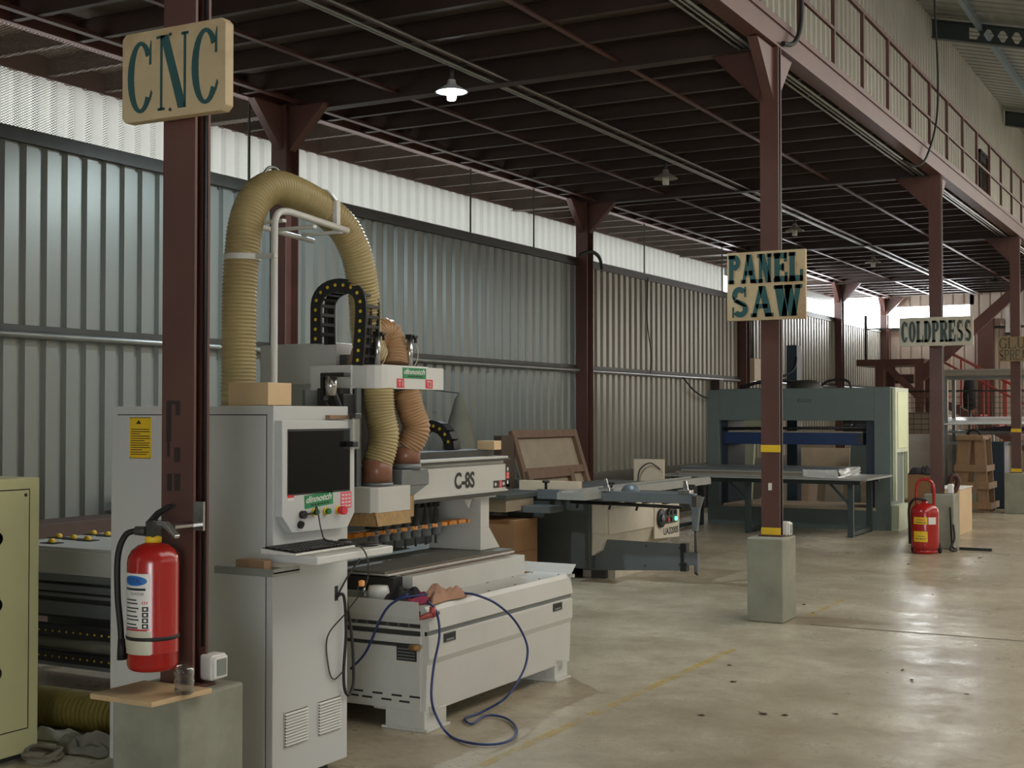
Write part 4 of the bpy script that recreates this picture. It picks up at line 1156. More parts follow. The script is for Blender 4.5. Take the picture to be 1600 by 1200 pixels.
def hose(label, pts, r, m, cuff=None, pitch=0.016, depth=0.006, clamps=()):
    t = thing('dust_hose', label, 'hose', tuple(pts[0]))
    ribbed(pts, r, pitch, depth).build('hose_body', m, t)
    if cuff:
        (a, b_, rr) = cuff
        MB().tube([a, Vector(a).lerp(Vector(b_), 0.5), b_], rr, 24, rf=lambda i: rr).build('hose_cuff', CUFF, t)
    return t
hose('short ribbed tan hose under the T1 sticker, nearer the screen', [(-3.945, 5.745, 1.73), (-3.94, 5.75, 1.60), (-3.925, 5.765, 1.50), (-3.93, 5.755, 1.42), (-3.945, 5.735, 1.34)], 0.076, HOSE, ((-3.945, 5.735, 1.36), (-3.945, 5.735, 1.245), 0.078))
hose('short ribbed brown hose under the T2 sticker, farther from the screen', [(-3.965, 6.03, 1.73), (-3.945, 6.05, 1.62), (-3.925, 6.075, 1.53), (-3.94, 6.06, 1.46), (-3.965, 6.04, 1.41)], 0.072, HOSE2, ((-3.965, 6.04, 1.42), (-3.965, 6.04, 1.33), 0.074))

# ---- tall dust hose with its pole
dh = hose('tall ribbed tan dust hose arching above the white control cabinet', [(-4.20, 4.945, 1.60), (-4.20, 4.945, 1.9), (-4.20, 4.95, 2.2), (-4.20, 4.965, 2.36), (-4.20, 4.995, 2.52), (-4.20, 5.07, 2.645), (-4.19, 5.19, 2.715), (-4.17, 5.34, 2.705), (-4.14, 5.50, 2.655), (-4.10, 5.63, 2.575), (-4.08, 5.71, 2.47), (-4.07, 5.76, 2.34), (-4.08, 5.81, 2.18), (-4.10, 5.86, 2.0), (-4.10, 5.93, 1.90)], 0.079, HOSE, pitch=0.018)
MB().lathe([(0.088, -0.014), (0.088, 0.014)], (-4.20, 4.966, 2.345)).lathe([(0.086, 0.014), (0.086, -0.014)], (-4.20, 4.966, 2.345)).box(-4.13, -4.0, 4.96, 4.985, 2.335, 2.357).build('clamp_band', WHITE2, dh)
hr = hose('wide brown ribbed hose elbow bulging above the T sticker box', [(-4.12, 5.86, 1.86), (-4.13, 5.92, 1.95), (-4.13, 6.0, 2.03), (-4.11, 6.07, 2.03), (-4.08, 6.08, 1.95), (-4.06, 6.06, 1.86)], 0.078, HOSE2, pitch=0.018)
pl = thing('hose_support_pole', 'white bent tube stand holding the tall dust hose', 'stand', (-4.02, 4.98, 1.632))
path = [(-4.02, 4.985, 1.62), (-4.02, 4.985, 2.0), (-4.02, 4.985, 2.44), (-4.02, 4.995, 2.525), (-4.02, 5.03, 2.56), (-4.02, 5.10, 2.57)] 
MB().tube(smooth_path(path, 6) + [Vector((-4.02, 5.57, 2.535))], 0.017, 12).build('pole', WHITE2, pl)
MB().tube([(-4.26, 5.02, 2.53), (-4.26, 5.6, 2.50)], 0.014, 10).build('rear_bar', WHITE2, pl)
for y in (5.06, 5.30, 5.52): MB().box(-4.26, -4.02, y - 0.014, y + 0.014, 2.515, 2.53).build('cross_bar', WHITE2, pl)
MB().box(-4.06, -4.035, 5.50, 5.53, 2.53, 2.68).tube(smooth_path([(-4.05, 5.515, 2.68), (-4.10, 5.51, 2.735), (-4.16, 5.50, 2.74)], 6), 0.008, 6).build('strap', WHITE2, pl)
o = MB().tube(smooth_path([(-4.2, 5.11, 2.74), (-4.2, 5.15, 2.80), (-4.2, 5.21, 2.815), (-4.2, 5.26, 2.78), (-4.2, 5.26, 2.74)], 8), 0.008, 8).build('hose_hook', PIPE)
tag(o, 'thin metal ring hook on top of the tall dust hose', 'hook')

# ---- cable chain over the head
YC0, YC1 = 5.70, 5.80
ch = thing('cable_chain', 'black cable chain with yellow pins arching over the spindle head', 'cable chain', (-4.3, 5.75, 1.85))
cl = []
xa, xb = ony(493, 500, YC0).x, ony(563, 500, YC0).x
zs = ony(563, 562, YC0).z; zt = ony(530, 445, YC0).z
pts = [(xa, YC0, 1.97), (xa, YC0, 2.13)]
for k in range(13):
    q = PI - PI * k / 12
    pts.append(((xa + xb) / 2 + (xb - xa) / 2 * math.cos(q), YC0, 2.16 + (zt - 2.16) * math.sin(q) ** 0.8))
pts += [(xb, YC0, 2.10), (xb - 0.01, YC0, 1.95), (xb - 0.02, YC0, 1.85)]
path = resample(smooth_path(pts, 6), 0.0255)
hw = 0.034
def band(ya, yb):
    mb = MB()
    for i in range(len(path) - 1):
        t = (path[i + 1] - path[i]).normalized(); nrm = Vector((-t.z, 0, t.x))
        a, b_ = path[i] + nrm * hw, path[i] - nrm * hw
        t2 = (path[min(i + 2, len(path) - 1)] - path[i + 1])
        t2 = t2.normalized() if t2.length > 1e-6 else t
        n2_ = Vector((-t2.z, 0, t2.x)); c_, d_ = path[i + 1] - n2_ * hw, path[i + 1] + n2_ * hw
        mb.prism([(a.x, a.z), (b_.x, b_.z), (c_.x, c_.z), (d_.x, d_.z)], 'y', ya, yb)
    return mb
band(YC0, YC0 + 0.012).build('side_plate', BLACK, ch)
band(YC1 + 0.02, YC1 + 0.032).build('side_plate', BLACK, ch)
for i in range(2, len(path) - 1, 2):
    t = (path[i + 1] - path[i - 1]).normalized(); nrm = Vector((-t.z, 0, t.x))
    for sgn in (1, -1):
        c_ = path[i] + nrm * hw * 0.86 * sgn
        M = Matrix.Translation((c_.x, 0, c_.z)) @ Matrix.Rotation(math.atan2(-t.z, t.x), 4, 'Y')
        B(-0.008, 0.008, YC0 + 0.012, YC1 + 0.02, -0.004, 0.004).build('rung', BLACK, ch, M=M)
for i in range(1, len(path), 2):
    MB().cyl((path[i].x, YC0 - 0.002, path[i].z), (path[i].x, YC0 + 0.002, path[i].z), 0.009, n=10).build('pin', YDOT, ch)
MB().tube([p_ + Vector((0, 0.04, 0)) for p_ in path], 0.012, 6).tube([p_ + Vector((0.008, 0.08, 0)) for p_ in path], 0.010, 6).build('cable_bundle', RUBBER, ch)
# white trunk box behind the screen
bx_ = thing('trunk_box', 'white sheet-metal box behind the tall hose, under the left end of the chain', 'box', (-4.6, 6.0, 1.6))
p, q = ony(430, 540, 5.9), ony(538, 540, 5.9)
MB().prism([(-4.93, 5.99), (-4.78, 5.92), (-4.36, 5.90), (-4.33, 5.90), (-4.33, 6.2), (-4.93, 6.2)], 'z', 1.76, 1.985).build('cover', WHITE2, bx_, 0.003)
MB().box(-4.92, -4.36, 6.0, 6.15, 1.37, 1.76).build('stand', CABGREY, bx_)
MB().box(-4.33, -4.28, 5.93, 6.1, 1.84, 1.92).build('gland_plate', DARKST, bx_)
rg = thing('air_regulator', 'small steel air filter with black cap beside the pale brown box', 'regulator', (-4.0, 5.2, 1.7))
p = ony(517, 600, 5.35)
MB().lathe([(0.0, -0.04), (0.028, -0.035), (0.032, 0.06), (0.0, 0.06)], (p.x, 5.35, p.z - 0.02)).build('bowl', CHROME, rg)
MB().box(p.x - 0.045, p.x + 0.10, 5.32, 5.38, p.z + 0.035, p.z + 0.055).build('cap', BLACK, rg, 0.004)
MB().box(p.x - 0.05, p.x - 0.03, 5.33, 5.37, p.z - 0.08, p.z + 0.035).build('mount', BLACK, rg)


# ================================================================== AROUND THE NEAR COLUMN
pk = MB().prism([(-3.397, 3.254), (-3.117, 3.251), (-3.10, 3.52), (-3.40, 3.51)], 'z', 0.646, 0.664).build('plywood_board', PLY, None, 0.002)
tag(pk, 'plywood board lying on the concrete plinth below the fire extinguisher', 'board')

ex = thing('fire_extinguisher', 'red fire extinguisher hung on the CNC column with white instruction label', 'fire extinguisher', (-3.257, 3.40, 0.73))
EX = (-3.257, 3.40, 0.735); R = 0.086
MB().lathe([(0.0, 0.004), (0.07, 0.0), (0.080, 0.006), (0.085, 0.02), (0.085, 0.058), (0.0865, 0.060), (0.0865, 0.064), (R, 0.066), (R, 0.36), (0.083, 0.382), (0.072, 0.402), (0.052, 0.418), (0.03, 0.426), (0.022, 0.43), (0.0, 0.43)], EX, 40).build('cylinder', RED, ex)
MB().lathe([(0.022, 0.425), (0.028, 0.43), (0.028, 0.445), (0.018, 0.45), (0.018, 0.47)], EX, 18).build('collar', YELLOW, ex)
MB().box(EX[0] - 0.018, EX[0] + 0.018, EX[1] - 0.02, EX[1] + 0.02, EX[2] + 0.445, EX[2] + 0.50).cyl((EX[0] - 0.02, EX[1] - 0.015, EX[2] + 0.465), (EX[0] - 0.055, EX[1] - 0.03, EX[2] + 0.467), 0.017, 0.015).build('valve', DARKST, ex, 0.003)
MB().prism([(EX[0] - 0.02, EX[2] + 0.50), (EX[0] + 0.02, EX[2] + 0.535), (EX[0] + 0.075, EX[2] + 0.560), (EX[0] + 0.095, EX[2] + 0.555), (EX[0] + 0.02, EX[2] + 0.515), (EX[0] - 0.01, EX[2] + 0.485)], 'y', EX[1] - 0.012, EX[1] + 0.012).build('lever', BLACK, ex, 0.002)
MB().prism([(EX[0] + 0.0, EX[2] + 0.490), (EX[0] + 0.05, EX[2] + 0.485), (EX[0] + 0.105, EX[2] + 0.445), (EX[0] + 0.11, EX[2] + 0.455), (EX[0] + 0.06, EX[2] + 0.500), (EX[0] + 0.0, EX[2] + 0.505)], 'y', EX[1] - 0.012, EX[1] + 0.012).build('handle', CHROME, ex, 0.002)
MB().box(EX[0] + 0.055, EX[0] + 0.10, 3.535, 3.545, EX[2] + 0.46, EX[2] + 0.56).box(EX[0] + 0.0, EX[0] + 0.08, 3.42, 3.54, EX[2] + 0.475, EX[2] + 0.485).build('wall_bracket', CHROME, ex)
MB().tube(smooth_path([(EX[0] - 0.05, EX[1] - 0.03, EX[2] + 0.467), (EX[0] - 0.085, EX[1] - 0.045, EX[2] + 0.45), (EX[0] - 0.108, EX[1] - 0.055, EX[2] + 0.38), (EX[0] - 0.108, EX[1] - 0.055, EX[2] + 0.25), (EX[0] - 0.10, EX[1] - 0.05, EX[2] + 0.15), (EX[0] - 0.096, EX[1] - 0.048, EX[2] + 0.09)], 8), 0.0105, 10).cyl((EX[0] - 0.096, EX[1] - 0.048, EX[2] + 0.10), (EX[0] - 0.095, EX[1] - 0.046, EX[2] + 0.03), 0.012, 0.017).build('hose', RUBBER, ex)
MB().lathe([(R + 0.0005, 0.105), (R + 0.003, 0.107), (R + 0.003, 0.116), (R + 0.0005, 0.118)], EX, 40).build('strap', RUBBER, ex)
def wrap(name, a0, a1, z0, z1, m, off, parent):
    n = 14; vs = []; fs = []
    for k in range(n + 1):
        a = math.radians(a0 + (a1 - a0) * k / n)
        for z in (z0, z1): vs.append((EX[0] + (R + off) * math.sin(a), EX[1] - (R + off) * math.cos(a), EX[2] + z))
    for k in range(n): fs.append((2 * k, 2 * k + 2, 2 * k + 3, 2 * k + 1))
    return MB().add(vs, fs, 0, True).build(name, m, parent)
lb = wrap('label', -38, 38, 0.145, 0.330, PAPER, 0.0008, ex)
wrap('label', -38, 40, 0.060, 0.140, mat('label_old', rgb(186, 182, 160), 0.5, var=0.05), 0.0008, ex)
def on_cyl(me, a0, z0, off=0.0012):
    bm = bmesh.new(); bm.from_mesh(me); bmesh.ops.triangulate(bm, faces=bm.faces); bmesh.ops.subdivide_edges(bm, edges=[e for e in bm.edges if e.calc_length() > 0.006], cuts=2); bm.to_mesh(me); bm.free()
    for v in me.vertices:
        a = math.radians(a0) + v.co.x / R
        v.co = (EX[0] + (R + off) * math.sin(a), EX[1] - (R + off) * math.cos(a), EX[2] + z0 + v.co.y)
def cyl_text(txt, a0, z0, w, h, m, parent):
    me = text_mesh(txt, w, h, 0); on_cyl(me, a0, z0, 0.0022); me.materials.clear(); me.materials.append(m)
    o = bpy.data.objects.new('label_text', me); COL.objects.link(o); o.parent = parent; o.matrix_parent_inverse = world_of(parent).inverted()
vs = []; n = 22
for k in range(n + 1):
    u = -0.052 + 0.104 * k / n; hh = 0.017 * math.sqrt(max(0.0, 1 - (u / 0.052) ** 2))
    a = math.radians(-3) + u / R
    for z in (0.306 - hh, 0.306 + hh): vs.append((EX[0] + (R + 0.0014) * math.sin(a), EX[1] - (R + 0.0014) * math.cos(a), EX[2] + z))
MB().add(vs, [(2 * k, 2 * k + 2, 2 * k + 3, 2 * k + 1) for k in range(n)]).build('label_oval', BLUE, lb)
cyl_text('TOTAL', -26, 0.297, 0.068, 0.018, mat('oval_ink', rgb(20, 40, 90), 0.5), lb)
cyl_text('POWDER', -10, 0.258, 0.052, 0.010, INK, lb)
wrap('label_bar', -34, 28, 0.274, 0.282, INK, 0.0015, lb)
for k in range(8):
    wrap('label_line', -30, 6 + (k % 3) * 3, 0.240 - 0.0115 * k - 0.004 * (k // 2), 0.2445 - 0.0115 * k - 0.004 * (k // 2), INK, 0.0015, lb)
for k in range(4):
    wrap('pictogram', 20, 34, 0.205 - 0.019 * k, 0.221 - 0.019 * k, INK, 0.0015, lb)
    wrap('pictogram_mark', 24, 30, 0.209 - 0.019 * k, 0.217 - 0.019 * k, PAPER, 0.002, lb)
for k in range(3): wrap('label_mark', 20 + 5 * k, 22 + 5 * k, 0.229, 0.238, REDST, 0.0015, lb)
wrap('label_stripe', -38, 38, 0.143, 0.146, REDST, 0.0015, lb)

bt = thing('clear_bottle', 'clear plastic bottle bottom standing on the plywood board by the column', 'bottle', (-3.115, 3.40, 0.664))
MB().lathe([(0.0, 0.004), (0.026, 0.0), (0.034, 0.006), (0.035, 0.02), (0.031, 0.028), (0.035, 0.036), (0.035, 0.05), (0.031, 0.058), (0.035, 0.066), (0.035, 0.085), (0.030, 0.098), (0.028, 0.098), (0.033, 0.084), (0.033, 0.008), (0.0, 0.008)], (0, 0, 0), 28).build('bottle_body', CLEAR, bt, M=Matrix.Translation((-3.115, 3.40, 0.664)) @ Matrix.Scale(0.95, 4))
def socket(x, y, z, label, k=1.0):
    t = thing('power_socket', label, 'socket', (x, y, z))
    q = lambda v: v * k
    MB().box(x - q(0.045), x + q(0.03), y, y + q(0.10), z, z + q(0.115)).build('back_box', SOCKET, t, q(0.012))
    MB().box(x + q(0.028), x + q(0.042), y + q(0.006), y + q(0.094), z + q(0.008), z + q(0.107)).build('face_plate', SOCKET, t, q(0.008))
    MB().box(x + q(0.040), x + q(0.046), y + q(0.018), y + q(0.082), z + q(0.02), z + q(0.095)).build('cover', SOCKGR, t, q(0.006))
socket(-3.195, 3.60, 0.665, 'white and grey power socket box behind the clear bottle', 0.78)
socket(-3.15, 10.13, 0.648, 'white power socket box on the plinth of the PANEL SAW column', 0.95)
o = B(-3.25, -3.225, 10.045, 10.06, 1.005, 1.06).build('switch_plate', SOCKET)
tag(o, 'small white bracket fixed on the PANEL SAW column at table height', 'bracket')

# cloths, lamp jar and bucket on the bed
def rag(name, label, c, sx, sy, h, m, seed):
    rnd = random.Random(seed); n = 16; vs = []
    for i in range(n):
        for j in range(n):
            u, v = i / (n - 1) * 2 - 1, j / (n - 1) * 2 - 1
            rr = max(abs(u), abs(v)); k = max(0.0, 1 - rr ** 2)
            z = h * (k ** 0.6) * (0.55 + 0.45 * math.sin(3.1 * u + seed) * math.cos(4.3 * v + 2 * seed)) + 0.003 + 0.4 * h * k * rnd.uniform(-0.6, 1)
            wob = 1 + 0.15 * math.sin(5 * math.atan2(v, u) + seed)
            vs.append((c[0] + u * sx * wob + rnd.uniform(-1, 1) * sx * 0.03, c[1] + v * sy * wob + rnd.uniform(-1, 1) * sy * 0.03, c[2] + max(z, 0.002)))
    fs = [(i * n + j, i * n + j + 1, (i + 1) * n + j + 1, (i + 1) * n + j) for i in range(n - 1) for j in range(n - 1)]
    o = MB().add(vs, fs, 0, True).build(name, m)
    s = o.modifiers.new('subsurf', 'SUBSURF'); s.levels = 1; s.render_levels = 2
    s2 = o.modifiers.new('solid', 'SOLIDIFY'); s2.thickness = 0.003; s2.offset = 1
    return tag(o, label, 'cloth')
rag('cloth', 'dark cloth heaped at the corner of the white machine bed', (-3.82, 5.80, 0.625), 0.085, 0.11, 0.10, CLOTHDK, 1.3)
rag('cloth', 'pink cloth under the dark cloth on the machine bed', (-3.745, 5.84, 0.625), 0.06, 0.13, 0.05, CLOTHPK, 2.2)
rag('cloth', 'tan cloth crumpled on the front edge of the machine bed', (-3.695, 5.96, 0.625), 0.06, 0.17, 0.085, CLOTHTN, 5.3)
p = ony(565, 912, 5.75)
jr = thing('oiler_jar', 'small clear oil jar with glowing amber cap beside the machine table', 'jar', (p.x, 5.75, 0.6))
MB().lathe([(0, 0), (0.03, 0), (0.032, 0.03), (0.022, 0.045), (0.022, 0.075), (0.0, 0.076)], (p.x, 5.75, 0.625), 20).build('jar_body', CLEAR, jr)
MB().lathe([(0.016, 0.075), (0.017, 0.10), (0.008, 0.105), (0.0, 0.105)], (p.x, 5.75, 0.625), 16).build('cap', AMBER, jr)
MB().box(p.x - 0.035, p.x + 0.035, 5.72, 5.79, 0.58, 0.625).build('holder', DARKST, jr)
p = ony(588, 920, 5.80)
o = MB().lathe([(0, 0), (0.05, 0), (0.058, 0.09), (0.05, 0.12), (0.0, 0.122)], (p.x, 5.82, 0.578), 24).build('white_tub', WHITE2)
tag(o, 'round white plastic tub behind the lip of the machine bed', 'tub')
gr = thing('air_gun', 'red air gun hanging at the corner of the machine bed', 'air gun', (-3.63, 5.66, 0.55))
p1, p2, p3 = onx(655, 966, -3.64), onx(676, 960, -3.60), onx(676, 948, -3.60)
MB().tube([p1, p1.lerp(p2, 0.4), p2], 0.012, 10, rf=lambda i: (0.010, 0.013, 0.016)[i]).tube([p2 + Vector((0, 0, -0.012)), p3], 0.017, 10).build('gun_body', mat('faded_red', rgb(150, 60, 56), 0.4), gr)
MB().cyl(p2, p2 + Vector((0.0, 0.055, 0.0)), 0.010, n=10).build('connector', DARKST, gr)
o = MB().cyl((-3.70, 5.672, 0.40), (-3.645, 5.672, 0.40), 0.016, n=8).build('brass_valve', BRASS)
o.location = (0, 0, 0.022)
tag(o, 'brass valve fitting on the left end of the machine bed', 'valve')
# blue air cable
pts = [onz(545, 1050, 0.30)]
pts = [ony(548, 1045, 5.60), ony(572, 1018, 5.60), ony(594, 968, 5.60), ony(610, 945, 5.60), ony(636, 929, 5.62), (-3.78, 5.69, 0.662), (-3.72, 5.80, 0.668), (-3.68, 6.0, 0.665), (-3.63, 6.10, 0.648),
       onx(745, 930, -3.55), onx(775, 943, -3.50), onx(803, 968, -3.46), onx(821, 1000, -3.44), onx(824, 1025, -3.44), onx(815, 1054, -3.44), onx(790, 1090, -3.46), onz(752, 1113, 0.012), onz(727, 1122, 0.012), onz(737, 1131, 0.012), onz(760, 1118, 0.012), onz(790, 1122, 0.012), onz(807, 1138, 0.012), onz(800, 1155, 0.012), onz(770, 1163, 0.012), onz(730, 1160, 0.012), onz(700, 1147, 0.012), onx(680, 1115, -3.55), onx(674, 1085, -3.56), onx(678, 1040, -3.56), onx(686, 1000, -3.57), onx(686, 975, -3.585), onx(680, 952, -3.59), onx(668, 940, -3.60)]
o = cable(pts, 0.0065, 8, 8).build('blue_cable', BLUECAB)
tag(o, 'blue air hose looping from the machine bed down to the floor', 'hose')

# ================================================================== BEHIND THE CABINET, FAR LEFT
yb = 4.455
cr = thing('cream_cabinet', 'cream painted metal cabinet cut off at the left edge', 'cabinet', (-5.2, 3.9, 0))
B(-5.6, -4.97, 3.30, 4.44, 0.03, 1.30).build('body', CREAM, cr, 0.004)
B(-5.56, -5.01, 3.34, 4.40, 0.0, 0.03).build('base', DARKST, cr)
MB().box(-4.971, -4.966, 3.35, 4.376, 0.145, 1.245).build('door', CREAM, cr, 0.001)
MB().box(-4.971, -4.9665, 3.345, 4.381, 0.140, 1.25).build('door_gap', GAP, cr)
MB().cyl((-4.966, 4.355, 1.222), (-4.963, 4.355, 1.222), 0.008, n=10).build('bolt', DARKST, cr)
mb = MB()
for zc in (1.03, 0.73, 0.42):
    for dz in (-0.09, 0.0, 0.09): mb.lathe([(0.0, 0.0), (0.008 if dz else 0.03, 0.0), (0.008 if dz else 0.03, 0.002)], (-4.966, 4.197, zc + dz), 14, axis='x')
mb.build('lock_hole', GAP, cr)

rt = thing('roller_table', 'pale roller table with yellow wheels glimpsed between the two cabinets', 'table', (-5.9, 6.0, 0))
B(-6.6, -5.48, 5.62, 6.6, 0.80, 0.815).build('table_top', WHITE, rt, 0.002)
MB().box(-6.6, -5.48, 5.60, 5.62, 0.66, 0.80).build('top_rail', WHITE, rt, 0.002)
MB().box(-6.6, -5.48, 5.585, 5.60, 0.62, 0.66).box(-6.6, -5.48, 5.60, 5.62, 0.56, 0.60).box(-6.6, -5.48, 5.58, 5.60, 0.53, 0.55).box(-6.6, -5.48, 5.60, 5.62, 0.42, 0.50).build('side_rail', GREYST, rt, 0.002)
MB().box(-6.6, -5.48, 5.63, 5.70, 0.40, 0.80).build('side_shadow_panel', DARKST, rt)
for x in (-6.5, -5.6):
    for y in (5.7, 6.5): B(x - 0.04, x + 0.04, y - 0.04, y + 0.04, 0, 0.80).build('leg', GREYST, rt)
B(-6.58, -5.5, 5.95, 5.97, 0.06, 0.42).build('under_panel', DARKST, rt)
for px, py in ((81, 845), (92, 837), (115, 839), (137, 841), (146, 832), (168, 834)):
    p = onz(px, py, 0.83)
    w = MB().lathe([(0.0, -0.012), (0.019, -0.012), (0.019, 0.012), (0.0, 0.012)], (p.x, p.y, 0.826), 16, axis='x').build('wheel', YELLOW, rt)
    B(p.x - 0.06, p.x + 0.06, p.y - 0.04, p.y + 0.04, 0.815, 0.820).build('wheel_plate', RUBBER, w)
MB().box(-5.53, -5.42, 5.575, 5.582, 0.69, 0.76).build('clip', BLACK, rt)
# horizontal cable chain and parts below
c2 = thing('floor_cable_chain', 'black cable chain with yellow pins lying flat under the roller table', 'cable chain', (-5.3, 5.5, 0.3))
for z0 in (0.36, 0.215):
    mb = MB()
    for k in range(32):
        x = -6.45 + 0.055 * k
        mb.box(x, x + 0.055, 5.45, 5.52, z0 - 0.03, z0 + 0.03)
    mb.build('chain_run', BLACK, c2)
for z0 in (0.36, 0.215):
    for k in range(32): MB().cyl((-6.425 + 0.055 * k, 5.446, z0), (-6.425 + 0.055 * k, 5.45, z0), 0.006, n=8).build('pin', YDOT, c2)
MB().box(-6.45, -4.62, 5.44, 5.53, 0.165, 0.185).build('tray', GREYST, c2)
for x in (-6.3, -5.5, -4.64): B(x - 0.02, x + 0.02, 5.46, 5.5, 0, 0.165).build('tray_leg', DARKST, c2)
o = MB().tube(smooth_path([(-6.15, 5.49, 0.287), (-5.9, 5.49, 0.289), (-5.3, 5.49, 0.288), (-4.6, 5.49, 0.287)], 6), 0.038, 14).build('grey_sleeve', TARP)
tag(o, 'grey padded sleeve lying between the two runs of the flat cable chain', 'sleeve')
o = B(-5.06, -4.96, 5.30, 5.42, 0.0, 0.16).build('pump_block', DARKST, None, 0.01)
tag(o, 'dark pump block on the floor at the edge of the white control cabinet', 'pump')
t = thing('floor_dust_hose', 'large olive dust hose lying along the floor behind the cream cabinet', 'hose', (-5.4, 4.9, 0.1))
ribbed([(-6.1, 4.86, 0.10), (-5.6, 4.88, 0.10), (-5.1, 4.90, 0.10), (-4.6, 4.92, 0.10)], 0.098, 0.03, 0.004).build('hose_body', HOSEOL, t)
rag('cloth', 'dirty grey sack lying on the floor between the cabinets', (-4.84, 4.62, 0.0), 0.16, 0.09, 0.09, SACK, 4.1)
rag('cloth', 'torn pale plastic sheet on the floor behind the sack', (-5.12, 4.70, 0.0), 0.18, 0.05, 0.06, mat('torn_film', rgb(160, 158, 148), 0.5, var=0.25), 5.9)
rp_ = []
for k in range(44):
    q = 2 * PI * k / 11
    rp_.append((-4.88 + 0.085 * math.cos(q), 4.39 + 0.075 * math.sin(q) + 0.01 * math.sin(k), 0.018 + 0.010 * (k // 11) + 0.004 * math.sin(1.7 * k)))
o = cable(rp_, 0.010, 4, 8).build('rope_coil', ROPE)
tag(o, 'coil of grey rope on the floor in front of the sack', 'rope')
o = B(-7.98, -7.60, 6.6, 9.8, 0.0, 0.80).build('wall_bench', mat('dark_ledge', rgb(80, 62, 54), 0.7), None, 0.004)
tag(o, 'brown ledge along the sheet wall behind the roller table', 'bench')
o = MB().box(-7.93, -7.70, 7.85, 8.33, 0.80, 0.83).box(-7.93, -7.70, 7.85, 7.93, 0.83, 0.90).box(-7.93, -7.70, 8.25, 8.33, 0.83, 0.90).box(-7.93, -7.70, 7.85, 8.33, 0.90, 0.93).build('wooden_rack', WOODLT)
tag(o, 'small open brown wooden box on the ledge left of the dark carton', 'box')
ct = thing('open_carton', 'dark open carton on the ledge beside the white control cabinet', 'carton', (-7.8, 8.65, 0.8))
B(-7.96, -7.62, 8.40, 9.05, 0.80, 1.00).build('carton_body', mat('dark_carton', rgb(62, 50, 40), 0.8), ct)
MB().add([(-7.9, 8.45, 1.0), (-7.9, 9.0, 1.0), (-7.95, 9.05, 1.10), (-7.95, 8.4, 1.09)], [(0, 1, 2, 3)]).build('flap', CARD, ct)
# things between the gantry and the wall
o = thing('hanging_tarp', 'pointed grey plastic sheet hung on the wall behind the two short hoses', 'sheet', (-7.9, 11.4, 0.9))
tp = onx(690, 612, -7.85)
mb = MB()
mb.lathe([(0.0, 0.0), (0.05, -0.08), (0.15, -0.42), (0.24, -0.9), (0.29, -1.42)], (-7.62, tp.y, tp.z), 14)
mb.build('sheet_body', TARP, o)
MB().tube([(-7.62, tp.y, tp.z - 0.02), (-7.9, tp.y - 0.3, tp.z + 0.03), (-7.95, tp.y - 0.5, tp.z)], 0.006, 6).build('tie_rope', RUBBER, o)
MB().lathe([(0.29, -1.42), (0.26, -1.5), (0.30, -tp.z)], (-7.62, tp.y, tp.z), 14).build('sheet_skirt', TARP, o)
c3 = thing('chain_end', 'small curved end of black cable chain with yellow pins behind the gantry beam', 'cable chain', (-4.5, 7.2, 1.4))
mb = MB(); cpts = []
for k in range(10):
    q = PI * (1 - k / 9); cpts.append((-4.55 + 0.16 * math.cos(q), 7.35, 1.40 + 0.13 * math.sin(q)))
pc = ony(672, 712, 7.0)
cpts = [(pc.x + 0.14 * math.cos(PI - PI * k / 9), 7.0, 1.375 + 0.15 * math.sin(PI * k / 9)) for k in range(10)]
for (xa_, ya_, za_), (xb__, yb__, zb_) in zip(cpts, cpts[1:]):
    d = Vector((xb__ - xa_, 0, zb_ - za_)).normalized(); nn = Vector((-d.z, 0, d.x)) * 0.035
    mb.prism([(xa_ + nn.x, za_ + nn.z), (xa_ - nn.x, za_ - nn.z), (xb__ - nn.x, zb_ - nn.z), (xb__ + nn.x, zb_ + nn.z)], 'y', 7.0, 7.08)
mb.build('links', BLACK, c3)
for q in cpts[4:9]: MB().cyl((q[0], 6.996, q[2]), (q[0], 7.0, q[2]), 0.010, n=8).build('pin', YDOT, c3)
MB().box(pc.x - 0.2, pc.x + 0.2, 7.0, 7.08, 1.335, 1.36).build('chain_shelf', DARKST, c3)
o = B(-4.2, -4.08, 7.20, 7.29, 1.375, 1.43).build('wood_offcut', CARDLT)
tag(o, 'small wood offcut on the far end of the gantry beam', 'offcut')

def crate(label, y0, y1, zb, zt, xb_, xt, rails=1, z_floor=0.0):
    """Wooden frame with hardboard back leaning against the wall (bottom at xb_, top at xt)."""
    t = thing('framed_panel', label, 'framed panel', ((xb_ + xt) / 2, (y0 + y1) / 2, zb))
    L = math.hypot(zt - zb, xb_ - xt); ang = math.atan2(xb_ - xt, zt - zb)
    M = Matrix.Translation((xb_, 0, zb)) @ Matrix.Rotation(-ang, 4, 'Y')
    w = 0.09
    B(-0.012, 0.0, y0, y1, 0, L).build('panel', HARDB, t, M=M)
    for a, b_ in ((y0, y0 + w), (y1 - w, y1)): B(0.0, 0.05, a, b_, 0, L).build('upright', WOOD, t, M=M)
    for k in range(rails + 2):
        z = (L - w) * k / (rails + 1)
        B(0.0, 0.045, y0 + w, y1 - w, z, z + w).build('cross_rail', WOOD, t, M=M)
crate('large wooden frame with hardboard back leaning against the sheet wall', 13.42, 15.10, 0.0, 1.39, -6.98, -7.42, 2)
crate('smaller wooden frame leaning in front of the large wooden frame', 12.74, 13.85, 0.0, 0.965, -6.60, -6.85, 1)
o = B(-7.4, -7.30, 13.05, 13.35, 0, 1.35).build('brown_panel', mat('dark_board', rgb(74, 58, 46), 0.7), None)
tag(o, 'dark brown board standing on edge left of the large wooden frame', 'board')
cb_ = thing('carton', 'brown carton on the floor behind the far leg of the gantry', 'carton', (-6.6, 11.2, 0))
